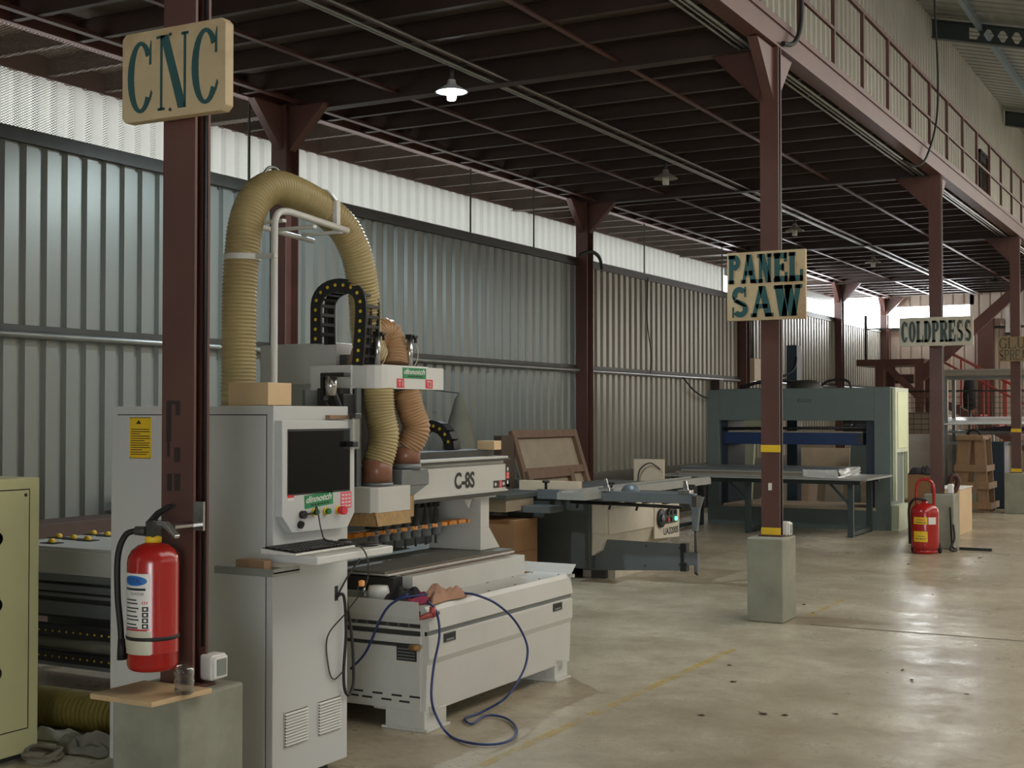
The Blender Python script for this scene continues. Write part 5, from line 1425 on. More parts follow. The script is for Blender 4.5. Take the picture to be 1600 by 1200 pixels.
B(-6.55, -5.98, 10.95, 11.4, 0.0, 0.60).build('carton_body', CARD, cb_, 0.004)
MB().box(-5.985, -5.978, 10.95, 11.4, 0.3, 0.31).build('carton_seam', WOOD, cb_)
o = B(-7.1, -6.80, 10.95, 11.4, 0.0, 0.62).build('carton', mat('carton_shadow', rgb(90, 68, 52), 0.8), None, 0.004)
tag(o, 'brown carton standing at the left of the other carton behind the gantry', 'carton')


# ================================================================== PANEL SAW
sw = thing('panel_saw', 'grey and white sliding table panel saw marked UA3200S', 'machine', (-5.8, 12.4, 0))
MB().box(-6.45, -5.55, 11.66, 13.2, 0.10, 0.80).build('base', SAWDARK, sw, 0.006)
MB().box(-6.4, -6.0, 11.75, 13.1, 0.0, 0.10).build('plinth', DARKST, sw)
MB().box(-6.45, -5.62, 11.62, 13.9, 0.80, 0.845).build('table_top', SAWGREY, sw, 0.003)
# white front body with the control panel
MB().box(-5.549, -5.40, 11.70, 13.60, 0.44, 0.74).prism([(-5.549, 0.22), (-5.46, 0.28), (-5.40, 0.44), (-5.549, 0.44)], 'y', 11.70, 13.60).build('body', SAWWHITE, sw, 0.006)
MB().box(-5.40, -5.388, 11.76, 12.86, 0.43, 0.68).build('side_cover', SAWWHITE, sw, 0.002)
cp = MB().prism([(12.88, 0.30), (13.56, 0.27), (13.56, 0.68), (12.88, 0.70)], 'x', -5.40, -5.382).build('control_panel', SAWWHITE, sw, 0.002)
yc, zc = 13.02, 0.505
wh = MB().lathe([(0.085, 0.0), (0.10, 0.01), (0.095, 0.03), (0.05, 0.022), (0.03, 0.03), (0.0, 0.032)], (-5.382, yc, zc), 28, axis='x').build('hand_wheel', BLACK, cp)
MB().lathe([(0.0, 0.0), (0.04, 0.0), (0.035, 0.012), (0.0, 0.014)], (-5.352, yc, zc), 18, axis='x').build('wheel_hub', SAWGREY, wh)
sb = MB().box(-5.382, -5.374, 13.17, 13.48, 0.435, 0.585).build('switch_panel', DARKST, cp)
for j, y in enumerate((13.22, 13.32, 13.43)):
    for k, z in enumerate((0.475, 0.545)):
        lit = j == 2 and k == 0
        MB().cyl((-5.374, y, z), (-5.36, y, z), 0.022, n=14).build('button', LED_G if lit else (REDST if (j, k) == (0, 0) else BLACK), sb)
put_text('lettering', 'UA3200S', 0.42, 0.075, frame((-5.3815, 13.11, 0.318), (0, 1, 0), (0, 0, 1)), INK, cp, 0.001, 0, 0.03)
# foot and outrigger
MB().prism([(11.86, 0.0), (13.25, 0.0), (13.25, 0.12), (12.6, 0.12), (12.4, 0.16), (11.86, 0.16)], 'x', -5.72, -5.37).build('foot', SAWWHITE, sw, 0.004)
MB().box(-5.60, -5.45, 11.80, 11.9, 0.0, 0.16).build('foot_bolt', DARKST, sw)
MB().prism([(-5.67, 0.073), (-4.66, 0.125), (-4.66, 0.375), (-5.67, 0.385)], 'y', 11.78, 11.80).box(-5.67, -5.60, 11.80, 11.9, 0.10, 0.36).build('outrigger_plate', SAWGREY, sw, 0.002)
mb = MB()
for px, py in ((1008, 884), (1010, 853), (1062, 856), (1062, 882)):
    p = ony(px, py, 11.78); mb.cyl((p.x, 11.78, p.z), (p.x, 11.775, p.z), 0.01, n=8)
mb.build('plate_bolt', DARKST, sw)
MB().box(-4.66, -4.60, 11.76, 11.84, 0.12, 0.20).box(-4.66, -4.60, 11.76, 11.84, 0.30, 0.38).box(-4.66, -4.63, 11.77, 11.83, 0.12, 0.38).build('end_stop', BLACK, sw)
MB().box(-4.63, -4.50, 11.78, 11.82, 0.18, 0.30).box(-4.515, -4.49, 11.77, 11.83, 0.12, 0.30).build('pivot_arm', SAWGREY, sw)
MB().tube([(-4.52, 11.80, 0.10), (-4.52, 11.80, 0.56)], 0.013, 10).tube([(-4.52, 11.8, 0.11), (-4.50, 11.8, 0.09)], 0.012, 8).build('support_rod', DARKST, sw)
MB().prism([(-4.60, 0.82), (-4.44, 0.82), (-4.48, 0.70), (-4.50, 0.50), (-4.545, 0.50), (-4.55, 0.70)], 'y', 11.77, 11.83).build('support_horn', SAWGREY, sw, 0.003)
# cross-cut table: fence beam, lower bar, sliding carriage
MB().box(-6.02, -4.40, 11.46, 11.53, 0.775, 0.868).build('fence_beam', SAWGREY, sw, 0.003)
MB().box(-4.42, -4.375, 11.44, 11.55, 0.75, 0.85).build('beam_end_cap', DARKST, sw)
MB().tube([(-5.70, 11.55, 0.752), (-4.55, 11.55, 0.735)], 0.016, 8).build('lower_bar', BLACK, sw)
for x in (-5.85, -5.45, -5.25, -4.95, -4.75): B(x, x + 0.05, 11.53, 11.62, 0.76, 0.81).build('clamp_foot', DARKST, sw)
for x in (-5.62, -5.28, -5.0, -4.68): MB().cyl((x, 11.56, 0.745), (x - 0.02, 11.56, 0.69), 0.012, n=8).build('hanging_lever', BLACK, sw)
MB().box(-5.30, -4.75, 11.55, 12.35, 0.81, 0.835).build('cross_table', SAWGREY, sw)
MB().box(-5.62, -5.33, 11.1, 14.4, 0.80, 0.865).box(-5.60, -5.57, 11.1, 14.4, 0.865, 0.880).box(-5.45, -5.42, 11.1, 14.4, 0.865, 0.875).box(-5.37, -5.34, 11.1, 14.4, 0.865, 0.880).build('sliding_carriage', SLAB, sw)
MB().box(-6.30, -5.65, 11.62, 11.70, 0.845, 0.94).build('rip_fence', PALEWOOD, sw, 0.002)
def stop(x):
    s_ = MB().box(x - 0.06, x + 0.06, 11.45, 11.54, 0.868, 0.90).build('flip_stop', CHROME, sw, 0.003)
    MB().prism([(x - 0.02, 0.90), (x + 0.03, 0.90), (x + 0.01, 0.985), (x - 0.015, 0.985)], 'y', 11.48, 11.50).build('stop_arm', CHROME, s_)
    MB().box(x + 0.03, x + 0.09, 11.49, 11.51, 0.93, 0.95).cyl((x + 0.055, 11.50, 0.90), (x + 0.055, 11.50, 0.94), 0.012, n=10).build('stop_knob', BLACK, s_)
stop(-5.30); stop(-4.50)
MB().cyl((-5.94, 11.5, 0.868), (-5.94, 11.5, 0.93), 0.014, n=10).cyl((-5.94, 11.5, 0.93), (-5.94, 11.5, 0.952), 0.035, n=12).build('clamp_knob', BLACK, sw)
MB().lathe([(0.0, 0), (0.10, 0), (0.10, 0.012), (0, 0.012)], (-5.15, 11.72, 0.83), 24, axis='y').build('saw_blade_guard', SAWGREY, sw)
MB().box(-6.6, -6.15, 11.15, 11.62, 0.70, 0.80).box(-6.2, -5.75, 11.2, 11.5, 0.66, 0.72).build('side_table_bracket', SAWGREY, sw)
MB().box(-7.6, -6.02, 10.85, 11.5, 0.80, 0.84).build('left_wing_table', SAWDARK, sw, 0.003)
MB().box(-7.55, -6.05, 10.9, 11.45, 0.68, 0.80).build('left_wing_frame', HARDB, sw)
MB().box(-7.5, -7.42, 10.95, 11.03, 0, 0.66).build('wing_leg', DARKST, sw)
o = MB().box(-6.02, -5.66, 13.8, 13.83, 0.846, 1.09).build('pale_board', PALEWOOD)
bl = thing('guard_hood', 'pale board with curved wire standing on the rear of the panel saw', 'board', (-5.7, 13.8, 0.846))
o.parent = bl; o.matrix_parent_inverse = world_of(bl).inverted()
o = cable([(-5.95, 13.75, 0.85), (-5.92, 13.75, 0.98), (-5.8, 13.75, 1.05), (-5.68, 13.75, 0.98)], 0.008).build('wire', DARKST)
o.parent = bl; o.matrix_parent_inverse = world_of(bl).inverted()

# ================================================================== BENCH WITH SHEETS
bn = thing('steel_bench', 'long dark steel bench in front of the cold press, sheets stacked on it', 'bench', (-5.2, 17.7, 0))
B(-7.05, -4.20, 16.95, 18.35, 0.745, 0.77).build('bench_top', SLAB, bn, 0.002)
MB().box(-6.95, -4.35, 17.22, 17.28, 0.68, 0.745).box(-6.95, -4.35, 18.2, 18.26, 0.68, 0.745).build('bench_frame', BENCHST, bn)
for x in (-6.9, -5.86, -4.48):
    for y in (17.25, 18.22):
        l = B(x - 0.035, x + 0.035, y - 0.035, y + 0.035, 0, 0.72).build('leg', BENCHST, bn)
    MB().box(x - 0.03, x + 0.03, 17.25, 18.22, 0.02, 0.07).build('foot_rail', BENCHST, bn)
for x, s in ((-5.86, -1), (-4.48, -1), (-6.9, 1)):
    MB().prism([(x + s * 0.03, 0.45), (x + s * 0.26, 0.70), (x + s * 0.30, 0.70), (x + s * 0.03, 0.41)], 'y', 17.235, 17.265).build('brace', BENCHST, bn)
zz = 0.771
for k, (x0, x1, y0, y1, m, nm) in enumerate(((-6.75, -4.68, 17.0, 18.25, SLAB, 'lowest'), (-6.80, -4.66, 17.02, 18.2, HARDB, 'second'), (-6.72, -4.70, 17.0, 18.22, SLAB, 'third'), (-6.78, -4.65, 17.03, 18.2, SAWGREY, 'topmost'))):
    o = B(x0, x1, y0, y1, zz, zz + 0.024).build('board_sheet', m, None, 0.001); zz += 0.0265
    tag(o, nm + ' of the four grey sheets stacked on the dark steel bench', 'sheet', 'sheets stacked on the bench')
fm = MB(); n = 18; rnd = random.Random(3); vs = []
for i in range(n):
    for j in range(8):
        u = i / (n - 1); v = j / 7
        q = v * PI / 2
        x = -5.02 + 0.45 * u; y = 16.985 - 0.02 * math.sin(q)
        vs.append((x + rnd.uniform(-.006, .006), y - rnd.uniform(0.0, .02), 0.772 + 0.105 * v + rnd.uniform(-.004, .004)))
fm.add(vs, [(i * 8 + j, i * 8 + j + 1, (i + 1) * 8 + j + 1, (i + 1) * 8 + j) for i in range(n - 1) for j in range(7)], 0, True)
vs = []
for i in range(10):
    for j in range(8):
        v = j / 7
        vs.append((-4.57 + rnd.uniform(-.012, .03), 16.985 + 0.12 * i, 0.772 + 0.115 * v + rnd.uniform(-.006, .006)))
fm.add(vs, [(i * 8 + j, i * 8 + j + 1, (i + 1) * 8 + j + 1, (i + 1) * 8 + j) for i in range(9) for j in range(7)], 0, True)
o = fm.build('wrap_film', FILM); tag(o, 'crumpled shiny plastic film around the right end of the stacked sheets', 'film')

# ================================================================== COLD PRESS
pr = thing('cold_press', 'large grey-green cold press with blue platen behind the steel bench', 'machine', (-5.55, 19.0, 0))
PY0, PY1 = 18.5, 19.45
px0, px1 = -6.90, -4.26
MB().box(px0 + 0.18, px1 - 0.22, PY0, PY1, 1.50, 1.955).build('top_beam', PRESSGR, pr, 0.006)
MB().box(px0 + 0.6, px1 - 1.35, PY0 - 0.002, PY0, 1.74, 1.79).build('blank_strip', PRESSGR, pr)
nb = MB().box(-5.55, -5.36, PY0 - 0.006, PY0, 1.765, 1.80).build('name_plate', PRESSDK, pr)
B(-5.54, -5.37, PY0 - 0.008, PY0 - 0.006, 1.772, 1.793).build('plate_face', PRESSGR, nb)
MB().box(px0, px0 + 0.18, PY0, PY1, 0.0, 1.94).build('side_column', PRESSGR, pr, 0.006)
MB().box(px1 - 0.22, px1, PY0, PY1 - 0.2, 0.0, 1.965).build('side_column', PRESSGR, pr, 0.006)
B(px0 + 0.18, px0 + 0.28, PY0 + 0.1, PY1 - 0.1, 0.28, 1.5).build('guide_column', PRESSDK, pr)
B(px1 - 0.34, px1 - 0.22, PY0 + 0.05, PY1 - 0.1, 0.28, 1.5).build('guide_column', PRESSDK, pr)
MB().box(px0 + 0.05, px1 - 0.05, PY0 - 0.03, PY1, 0.0, 0.265).build('base', PRESSGR, pr, 0.004)
MB().box(px0 + 0.25, px1 - 0.20, PY0 - 0.02, PY1 + 0.05, 0.265, 0.30).build('lower_platen', PALEWOOD, pr, 0.002)
MB().box(px0 + 0.25, px1 - 0.38, PY0 + 0.03, PY1 - 0.1, 1.16, 1.33).build('platen', PRESSBL, pr, 0.004)
MB().box(px0 + 0.26, px1 - 0.40, PY0 + 0.1, PY1 - 0.15, 1.33, 1.345).build('platen_edge', PALEWOOD, pr)
MB().tube([(px0 + 0.22, PY0 + 0.06, 1.38), (px1 - 0.35, PY0 + 0.06, 1.40)], 0.022, 8).build('lift_rod', BLACK, pr)
MB().box(-4.95, -4.62, PY0 + 0.15, PY1 - 0.2, 1.345, 1.5).build('hydraulic_block', DARKST, pr)
for x in (-4.85, -4.62):
    MB().cyl((x, PY0 + 0.12, 1.40), (x + 0.06, PY0 + 0.12, 1.47), 0.02, n=8).build('pipe_fitting', CHROME, pr)
B(px1 - 0.46, px1 - 0.38, PY0 + 0.02, PY0 + 0.06, 1.18, 1.32).build('latch_plate', DARKST, pr)
# pale side frame at the right with electric box
MB().box(px1 + 0.005, px1 + 0.05, PY0 + 0.10, PY1 - 0.05, 1.06, 1.955).build('side_door', PRESSLT, pr, 0.004)
MB().box(px1 + 0.05, px1 + 0.058, PY0 + 0.22, PY1 - 0.17, 1.12, 1.90).build('door_panel', mat('pale_lime', rgb(222, 232, 176), 0.4, var=0.04), pr, 0.004)
MB().box(px1 + 0.005, px1 + 0.05, PY0 + 0.10, PY0 + 0.17, 0.40, 1.06).box(px1 + 0.005, px1 + 0.05, PY1 - 0.12, PY1 - 0.05, 0.40, 1.06).build('side_post', PRESSLT, pr)
MB().prism([(PY0 + 0.02, 0.0), (PY1 - 0.1, 0.0), (PY1 - 0.2, 0.34), (PY0 + 0.06, 0.34)], 'x', px1 + 0.002, px1 + 0.10).build('side_foot', PRESSLT, pr)
# tower, motor and cables on top
MB().box(-6.02, -5.86, 19.5, 19.7, 0, 2.62).build('lift_tower', PRESSDK, pr, 0.004)
MB().lathe([(0.0, 0.13), (0.15, 0.12), (0.22, 0.06), (0.24, 0.0)], (-5.55, 18.9, 1.955), 18).build('pump_cover', DARKST, pr)
MB().tube(smooth_path([(-6.5, 18.8, 1.96), (-6.2, 18.8, 2.06), (-5.9, 18.9, 2.08), (-5.6, 19.0, 2.03), (-5.5, 18.9, 2.0)], 8), 0.022, 8).tube(smooth_path([(-6.5, 18.8, 2.0), (-6.05, 19.0, 2.10), (-5.85, 19.3, 2.25), (-5.90, 19.6, 2.52)], 8), 0.018, 8).tube(smooth_path([(-5.4, 19.1, 1.97), (-5.3, 19.1, 2.06), (-5.1, 19.1, 2.09), (-4.98, 19.1, 2.05), (-4.95, 19.1, 1.95)], 8), 0.018, 8).build('hydraulic_hose', RUBBER, pr)
o = thing('upright_rack', 'pale green upright frame standing at the left inside of the press', 'rack', (-6.3, 20.5, 0))
MB().box(-7.00, -6.93, 20.4, 20.48, 0.0, 1.56).box(-6.53, -6.46, 20.4, 20.48, 0.0, 1.56).box(-6.93, -6.53, 20.4, 20.48, 1.38, 1.56).box(-6.93, -6.53, 20.4, 20.48, 0.1, 0.18).build('frame_body', PRESSLT, o)
MB().prism([(-6.93, 0.18), (-6.88, 0.18), (-6.82, 1.2), (-6.93, 1.2)], 'y', 20.4, 20.46).prism([(-6.53, 0.18), (-6.58, 0.18), (-6.62, 1.2), (-6.53, 1.2)], 'y', 20.4, 20.46).build('inner_brace', PRESSLT, o)
ec = thing('electric_cabinet', 'pale green electric cabinet seen through the press at its right', 'cabinet', (-4.9, 20.9, 0))
B(-5.35, -4.72, 20.6, 21.3, 0.05, 1.17).build('body', PRESSGR, ec, 0.006)
B(-4.90, -4.70, 20.58, 21.32, 0.05, 1.18).build('side_panel', PRESSLT, ec, 0.004)
B(-5.35, -4.72, 20.6, 21.3, 0.0, 0.05).build('base', DARKST, ec)
for (y, z) in ((20.9, 1.05), (20.9, 0.8), (21.1, 1.0)): B(-4.70, -4.68, y, y + 0.07, z - 0.05, z + 0.05).build('latch', BLACK, ec)
# boards leaning behind the press
def lean(label, x0, x1, y, h, tilt, m, yaw=0.0, t_=0.02):
    M = Matrix.Translation(((x0 + x1) / 2, y, 0.0)) @ Matrix.Rotation(yaw, 4, 'Z') @ Matrix.Rotation(-tilt, 4, 'X')
    o = B(-(x1 - x0) / 2, (x1 - x0) / 2, 0, t_, 0, h).build('leaning_board', m, None, 0.001, M=M)
    return tag(o, label, 'board', 'boards leaning behind the press')
lean('pale board leaning behind the press, leftmost beside the red column', -6.62, -6.22, 20.0, 0.66, 0.35, PALEWOOD)
lean('dark brown narrow board leaning between two pale boards behind the press', -6.16, -6.08, 20.0, 0.72, 0.3, WOOD)
lean('pale pinkish board leaning in the middle behind the press', -6.02, -5.74, 20.0, 0.72, 0.25, mat('pink_board', rgb(196, 166, 142), 0.6, var=0.06))
lean('grey board leaning right of the pinkish board behind the press', -5.62, -5.36, 20.0, 0.74, 0.3, HARDB)
lean('large pale board standing far behind the press beside the electric cabinet', -6.45, -5.62, 21.4, 1.06, 0.2, PALEWOOD)
lean('brown board behind the pale green electric cabinet', -5.7, -4.9, 22.2, 1.1, 0.2, WOOD)
lean('tall brown board standing against the wall left behind the press', -6.9, -6.1, 22.3, 1.22, 0.12, HARDB)
o = B(-5.05, -4.75, 20.0, 20.45, 0, 0.58).build('carton', mat('wrapped_carton', rgb(150, 126, 104), 0.7, var=0.2), None, 0.01)
tag(o, 'wrapped brown carton on the floor before the pale green electric cabinet', 'carton')

# ================================================================== RIGHT SIDE, BEYOND THE PRESS
e2 = thing('wheeled_extinguisher', 'big red wheeled fire extinguisher with hoop handle beside the COLDPRESS plinth', 'fire extinguisher', (-3.25, 15.7, 0))
C2 = (-3.235, 15.72, 0.045)
MB().lathe([(0.0, 0.0), (0.13, 0.0), (0.152, 0.02), (0.155, 0.05), (0.155, 0.42), (0.145, 0.47), (0.11, 0.505), (0.06, 0.525), (0.03, 0.53), (0.03, 0.55), (0.0, 0.55)], C2, 32).build('cylinder', RED, e2)
MB().tube(smooth_path([(C2[0] - 0.09, C2[1], 0.54), (C2[0] - 0.09, C2[1], 0.74), (C2[0] - 0.06, C2[1], 0.82), (C2[0] + 0.0, C2[1], 0.845), (C2[0] + 0.07, C2[1], 0.82), (C2[0] + 0.10, C2[1], 0.74), (C2[0] + 0.10, C2[1] + 0.02, 0.50)], 6), 0.018, 10).build('hoop_handle', RED, e2)
MB().box(C2[0] - 0.12, C2[0] + 0.12, C2[1] - 0.05, C2[1] + 0.1, 0.02, 0.05).lathe([(0.12, 0), (0.135, 0.0), (0.135, 0.05), (0.12, 0.05)], (C2[0], C2[1], 0.0), 24).build('base_ring', RED, e2)
for s in (-1, 1): MB().lathe([(0.0, -0.015), (0.06, -0.015), (0.06, 0.015), (0.0, 0.015)], (C2[0] + s * 0.15, C2[1] + 0.09, 0.06), 18, axis='x').build('wheel', RUBBER, e2)
MB().tube(smooth_path([(C2[0], C2[1] - 0.02, 0.61), (C2[0] - 0.10, C2[1] - 0.06, 0.62), (C2[0] - 0.17, C2[1] - 0.03, 0.52), (C2[0] - 0.175, C2[1], 0.3), (C2[0] - 0.17, C2[1], 0.10)], 8), 0.014, 8).build('hose', RUBBER, e2)
MB().cyl((C2[0], C2[1], 0.59), (C2[0], C2[1], 0.63), 0.03).build('valve', DARKST, e2)
def patch(x0, x1, z0, z1, m, name):
    vs = []; n = 8
    for k in range(n + 1):
        x = x0 + (x1 - x0) * k / n
        q = math.asin(max(-1, min(1, x / 0.1565)))
        for z in (z0, z1): vs.append((C2[0] + 0.1565 * math.sin(q + 0.2), C2[1] - 0.1565 * math.cos(q + 0.2), z))
    return MB().add(vs, [(2 * k, 2 * k + 2, 2 * k + 3, 2 * k + 1) for k in range(n)], 0, True).build(name, m, e2)
patch(-0.12, 0.03, 0.34, 0.42, YELLOW, 'label'); patch(0.04, 0.12, 0.34, 0.42, PAPER, 'label')
patch(-0.12, 0.03, 0.14, 0.26, YELLOW, 'label')
patch(-0.10, 0.01, 0.355, 0.365, INK, 'label_line'); patch(-0.09, 0.0, 0.385, 0.395, REDST, 'label_line'); patch(-0.10, 0.01, 0.17, 0.18, INK, 'label_line'); patch(-0.09, 0.0, 0.20, 0.207, INK, 'label_line')
o = cable([(-3.0, 16.15, 0.3), (-2.97, 16.05, 0.15), (-3.0, 15.95, 0.03), (-2.95, 16.1, 0.02), (-3.02, 16.2, 0.05), (-3.04, 16.22, 0.3), (-3.05, 16.23, 0.5)], 0.012, 8, 8).build('cable_coil', RUBBER)
tag(o, 'dark cable bundle between the wheeled extinguisher and the plinth', 'cable')
bx1 = thing('plywood_box', 'pale plywood box on the floor right of the COLDPRESS plinth', 'box', (-3.2, 18.6, 0))
MB().box(-3.62, -3.30, 18.2, 19.1, 0.0, 0.60).build('box_body', CARDLT, bx1, 0.003)
MB().box(-3.63, -3.29, 18.19, 19.11, 0.60, 0.61).build('lid', PAPER, bx1)
ct2 = thing('tall_carton', 'tall brown carton behind the wheeled extinguisher with black bag on top', 'carton', (-3.85, 18.2, 0))
B(-3.90, -3.60, 17.9, 18.2, 0.0, 0.80).build('carton_body', CARD, ct2, 0.004)
bagm = rag('bag', 'crumpled dark bag lying on the tall brown carton', (-3.75, 18.05, 0.80), 0.14, 0.14, 0.11, CLOTHDK, 6.2)
bagm['category'] = 'bag'
o = cable([(-3.14, 16.9, 0.62), (-3.10, 16.92, 0.70), (-3.085, 16.92, 0.78), (-3.11, 16.9, 0.84), (-3.16, 16.88, 0.82), (-3.17, 16.88, 0.72), (-3.13, 16.9, 0.60)], 0.03, 8, 10).build('hose_coil', mat('dark_red_hose', rgb(72, 40, 40), 0.6))
tag(o, 'dark red hose coil hanging behind the COLDPRESS column', 'hose')
o = B(-3.12, -3.06, 16.45, 16.53, 0.646, 0.76).build('power_socket', SOCKET, None, 0.01)
tag(o, 'white power socket box on the COLDPRESS plinth', 'socket')
o = MB().box(-2.96, -2.60, 16.28, 16.33, 0.0, 0.03).build('metal_scrap', GAP); tag(o, 'dark metal strip lying on the floor right of the COLDPRESS plinth', 'scrap')
# tapered wooden stand
st = thing('wooden_stand', 'tapered wooden ladder stand before the white panels', 'stand', (-3.85, 22.8, 0))
SY0, SY1 = 22.5, 23.3
def lerp(a, b_, t): return a + (b_ - a) * t
xl0, xl1, xr0, xr1 = -4.22, -4.10, -3.60, -3.74
for (y0, y1) in ((SY0, 22.72), (SY1 - 0.22, SY1)):
    for (a, b_, w) in ((xl0, xl1, 0.20), (xr0 - 0.20, xr1 - 0.12, 0.17)):
        MB().prism([(a, 0), (a + w, 0), (b_ + w, 1.20), (b_, 1.20)], 'y', y0 + 0.05, y0 + 0.09).build('leg', WOODLT, st)
for k, z in enumerate((0.06, 0.38, 0.66)):
    t_ = z / 1.2
    MB().box(lerp(xl0, xl1, t_) - 0.01, lerp(xr0, xr1, t_) + 0.01, SY0 + 0.01, SY0 + 0.05, z, z + 0.11).box(lerp(xr0, xr1, t_) - 0.02, lerp(xr0, xr1, t_) + 0.02, SY0, SY1, z, z + 0.10).build('rung', WOODLT, st)
MB().box(xl1 - 0.03, xr1 + 0.03, SY0, SY1, 1.17, 1.24).build('top_board', WOODLT, st)
o = MB().tube([(-3.9 + 0.1 * math.cos(q * PI / 8), 22.8, 1.25 + 0.08 * math.sin(q * PI / 8)) for q in range(9)], 0.02, 8).build('handle_strap', RUBBER); tag(o, 'black strap lying over the top of the wooden stand', 'strap')
o = B(-4.0, -3.55, 23.6, 24.1, 0, 1.12).build('dark_cabinet', PRESSDK, None, 0.01); tag(o, 'dark grey cabinet half hidden behind the wooden stand', 'cabinet')
# white panels leaning across the back, on a rack
wp = thing('marble_sheet', 'wide white marble-look panel standing behind the COLDPRESS column', 'panel', (-5.2, 25.2, 0))
B(-6.2, -3.95, 25.1, 25.16, 0.0, 1.22).build('panel', MARBLE, wp, 0.002)
o = B(-6.5, -4.9, 26.0, 26.35, 0.0, 1.62).build('pale_panel_stack', HARDB); tag(o, 'stack of grey-brown panels with a grid of wire in front, right of the press', 'panels')
gridt = thing('wire_grid', 'dark wire grid fence in front of the grey-brown panels', 'grid', (-5.5, 25.6, 0))
mb = MB()
for k in range(17): mb.tube([(-6.3 + 0.14 * k, 25.6, 0.0), (-6.3 + 0.14 * k, 25.6, 1.95)], 0.006, 5)
for k in range(9): mb.tube([(-6.3, 25.6, 1.2 + 0.1 * k), (-3.4, 25.6, 1.2 + 0.1 * k)], 0.005, 5)
mb.tube([(-6.3, 25.6, 2.02), (-2.6, 25.6, 2.02)], 0.014, 6)
mb.build('grid_wires', DARKST, gridt)
# rack with silver sheets
rk = thing('sheet_rack', 'steel rack holding long grey sheets and a silver sheet', 'rack', (-4.0, 24.6, 0))
mb = MB()
for x in (-4.62, -3.05):
    for y in (24.3, 25.0): B(x - 0.03, x + 0.03, y - 0.03, y + 0.03, 0, 2.25).build('rack_post', PIPE, rk)
for z in (1.25, 1.05, 2.20): MB().box(-4.65, -2.4, 24.3, 25.0, z, z + 0.05).build('shelf_beam', PIPE, rk)
for k, (z, m, x0, lab) in enumerate(((2.255, HARDB, -4.75, 'lowest'), (2.285, SLAB, -4.8, 'second'), (2.315, HARDB, -4.7, 'third'), (2.345, SLAB, -4.78, 'topmost'))):
    o = B(x0, -2.3, 24.2, 25.05, z, z + 0.026).build('rack_sheet', m)
    tag(o, lab + ' of the long grey sheets lying on the top of the steel rack', 'sheet', 'sheets on the steel rack')
ss = MB(); vs = []
for i in range(13):
    u = i / 12
    for y in (24.2, 25.1): vs.append((-4.75 + 2.4 * u, y, (1.395 if y < 24.5 else 1.51) + 0.015 * math.sin(PI * u)))
ss.add(vs, [(2 * i, 2 * i + 2, 2 * i + 3, 2 * i + 1) for i in range(12)], 0, True)
o = ss.build('silver_sheet', mat('silver_film', rgb(232, 234, 232), 0.25, 0.0, var=0.05)); s2 = o.modifiers.new('solid', 'SOLIDIFY'); s2.thickness = 0.02
tag(o, 'bright silver sheet curving over the middle shelf of the steel rack', 'sheet')
o = MB().prism([(-4.3, 1.30), (-3.0, 1.30), (-3.1, 1.36), (-3.6, 1.39)], 'y', 24.05, 24.18).build('dark_offcut', CLOTHDK); tag(o, 'dark offcut lying under the silver sheet on the rack', 'offcut')

# staircase and steel platform in the back corner
sr = thing('steel_staircase', 'dark red steel platform and staircase before the back wall', 'staircase', (-6.5, 30, 0))
MB().box(-7.5, -6.05, 29.4, 30.6, 2.64, 2.78).build('landing', RED_OX, sr)
for x in (-7.0, -6.15): 
    for y in (29.45, 30.5): B(x - 0.09, x + 0.09, y - 0.06, y + 0.06, 0, 2.64).build('post', RED_OX, sr)
MB().prism([(-6.95, 2.62), (-6.75, 2.62), (-6.05, 1.95), (-6.05, 1.75)], 'y', 29.40, 29.5).build('brace', RED_OX, sr)
MB().prism([(-6.25, 2.48), (-6.05, 2.30), (-3.75, 4.42), (-4.05, 4.42)], 'y', 29.42, 29.52).build('upper_stringer', RED_OX, sr)
MB().prism([(-6.2, 2.05), (-5.9, 2.05), (-2.4, 0.1), (-2.8, 0.1)], 'y', 29.46, 29.56).build('lower_stringer', RED_OX, sr)
B(-6.7, -6.3, 29.55, 29.65, 2.25, 2.45).build('landing_plate', RED_OX, sr)
for k in range(9):
    x = -5.85 + 0.38 * k; z = 1.98 - 0.21 * k
    B(x - 0.15, x + 0.17, 29.55, 30.45, z - 0.02, z + 0.02).build('tread', RAILRED, sr)
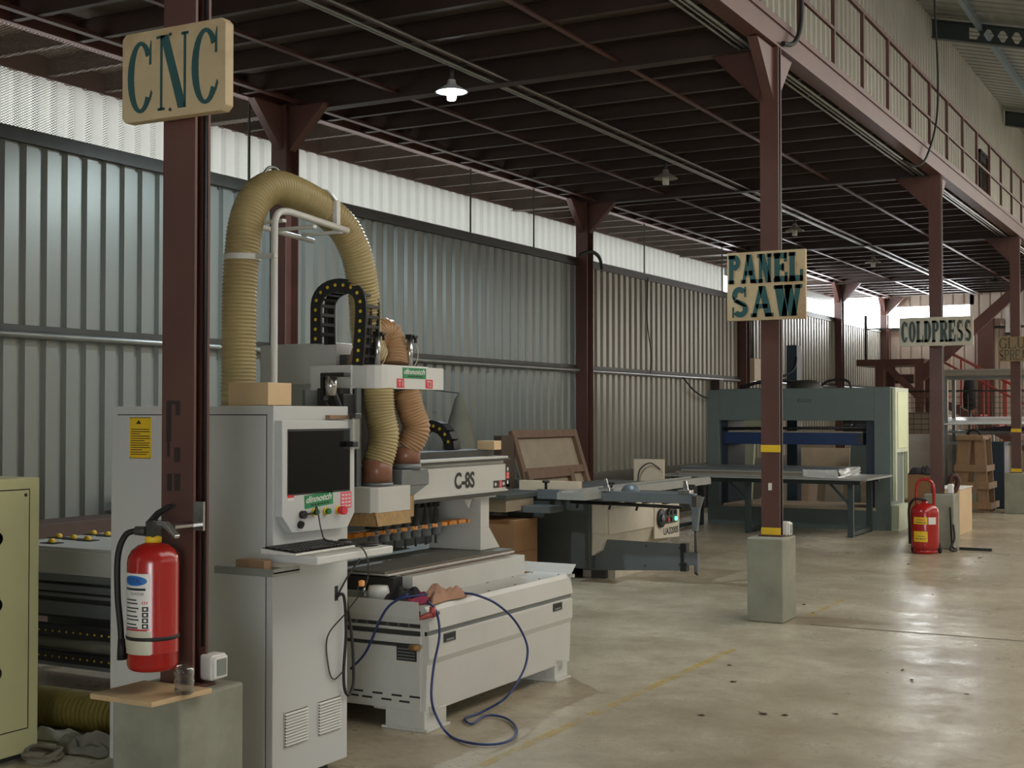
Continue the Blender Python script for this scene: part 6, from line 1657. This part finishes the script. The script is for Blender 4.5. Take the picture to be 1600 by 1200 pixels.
for k in range(4):
    x = -5.75 + 0.45 * k; z = 2.0 - 0.25 * k
    B(x - 0.02, x + 0.02, 29.5, 29.54, z, z + 1.0).build('baluster', RAILRED, sr)
MB().tube([(-5.75, 29.5, 3.02), (-2.6, 29.5, 1.28)], 0.03, 8).tube([(-5.75, 29.5, 2.75), (-2.6, 29.5, 1.0)], 0.022, 8).build('handrail', RAILRED, sr)
MB().tube([(-7.3, 29.45, 2.78), (-7.3, 29.45, 3.75)], 0.03, 8).tube([(-7.3, 29.45, 3.45), (-6.1, 29.45, 3.45)], 0.012, 6).build('landing_rail', DARKST, sr)
g2 = thing('red_railing', 'thin red railing of bars along the back wall', 'railing', (-4.0, 32, 0))
MB().box(-5.6, -1.5, 32.0, 32.06, 2.52, 2.58).build('top_rail', RAILRED, g2)
for k in range(12):
    x = -5.5 + 0.34 * k
    B(x - 0.022, x + 0.022, 32.0, 32.05, 0.0 , 2.52).build('bar', RAILRED, g2)
o = B(-5.66, -5.30, YB - 0.35, YB - 0.1, 0, 3.9).build('back_column', RED_OX); tag(o, 'dark red column standing against the back wall beside the stairs', 'column')
o = thing('fluorescent_tube', 'white fluorescent tube fixture on the back wall left of the glue sign column', 'lamp', (-3.0, 33.8, 3.9))
MB().box(-5.05, -4.95, YB - 0.12, YB - 0.05, 3.55, 4.15).build('tube_body', WHITE2, o)
MB().box(-5.06, -4.94, YB - 0.13, YB - 0.05, 3.48, 3.55).build('tube_cap', DARKST, o)
o = B(-5.95, -5.86, 31.5, 31.6, 0, 2.9).build('grey_cloth_roll', PALEWOOD, None, 0.02); tag(o, 'pale rolled material standing by the staircase', 'roll')
wb = thing('worker_bags', 'dark bag hanging with a pale roll behind the COLDPRESS column', 'bag', (-4.6, 26.5, 0))
MB().lathe([(0.0, 1.95), (0.10, 1.9), (0.13, 1.6), (0.12, 1.35), (0.0, 1.30)], (-4.62, 26.6, 0.35), 14).build('bag_body', CLOTHDK, wb)
MB().tube([(-4.62, 26.6, 0), (-4.62, 26.6, 1.8)], 0.03, 8).build('pole', DARKST, wb)
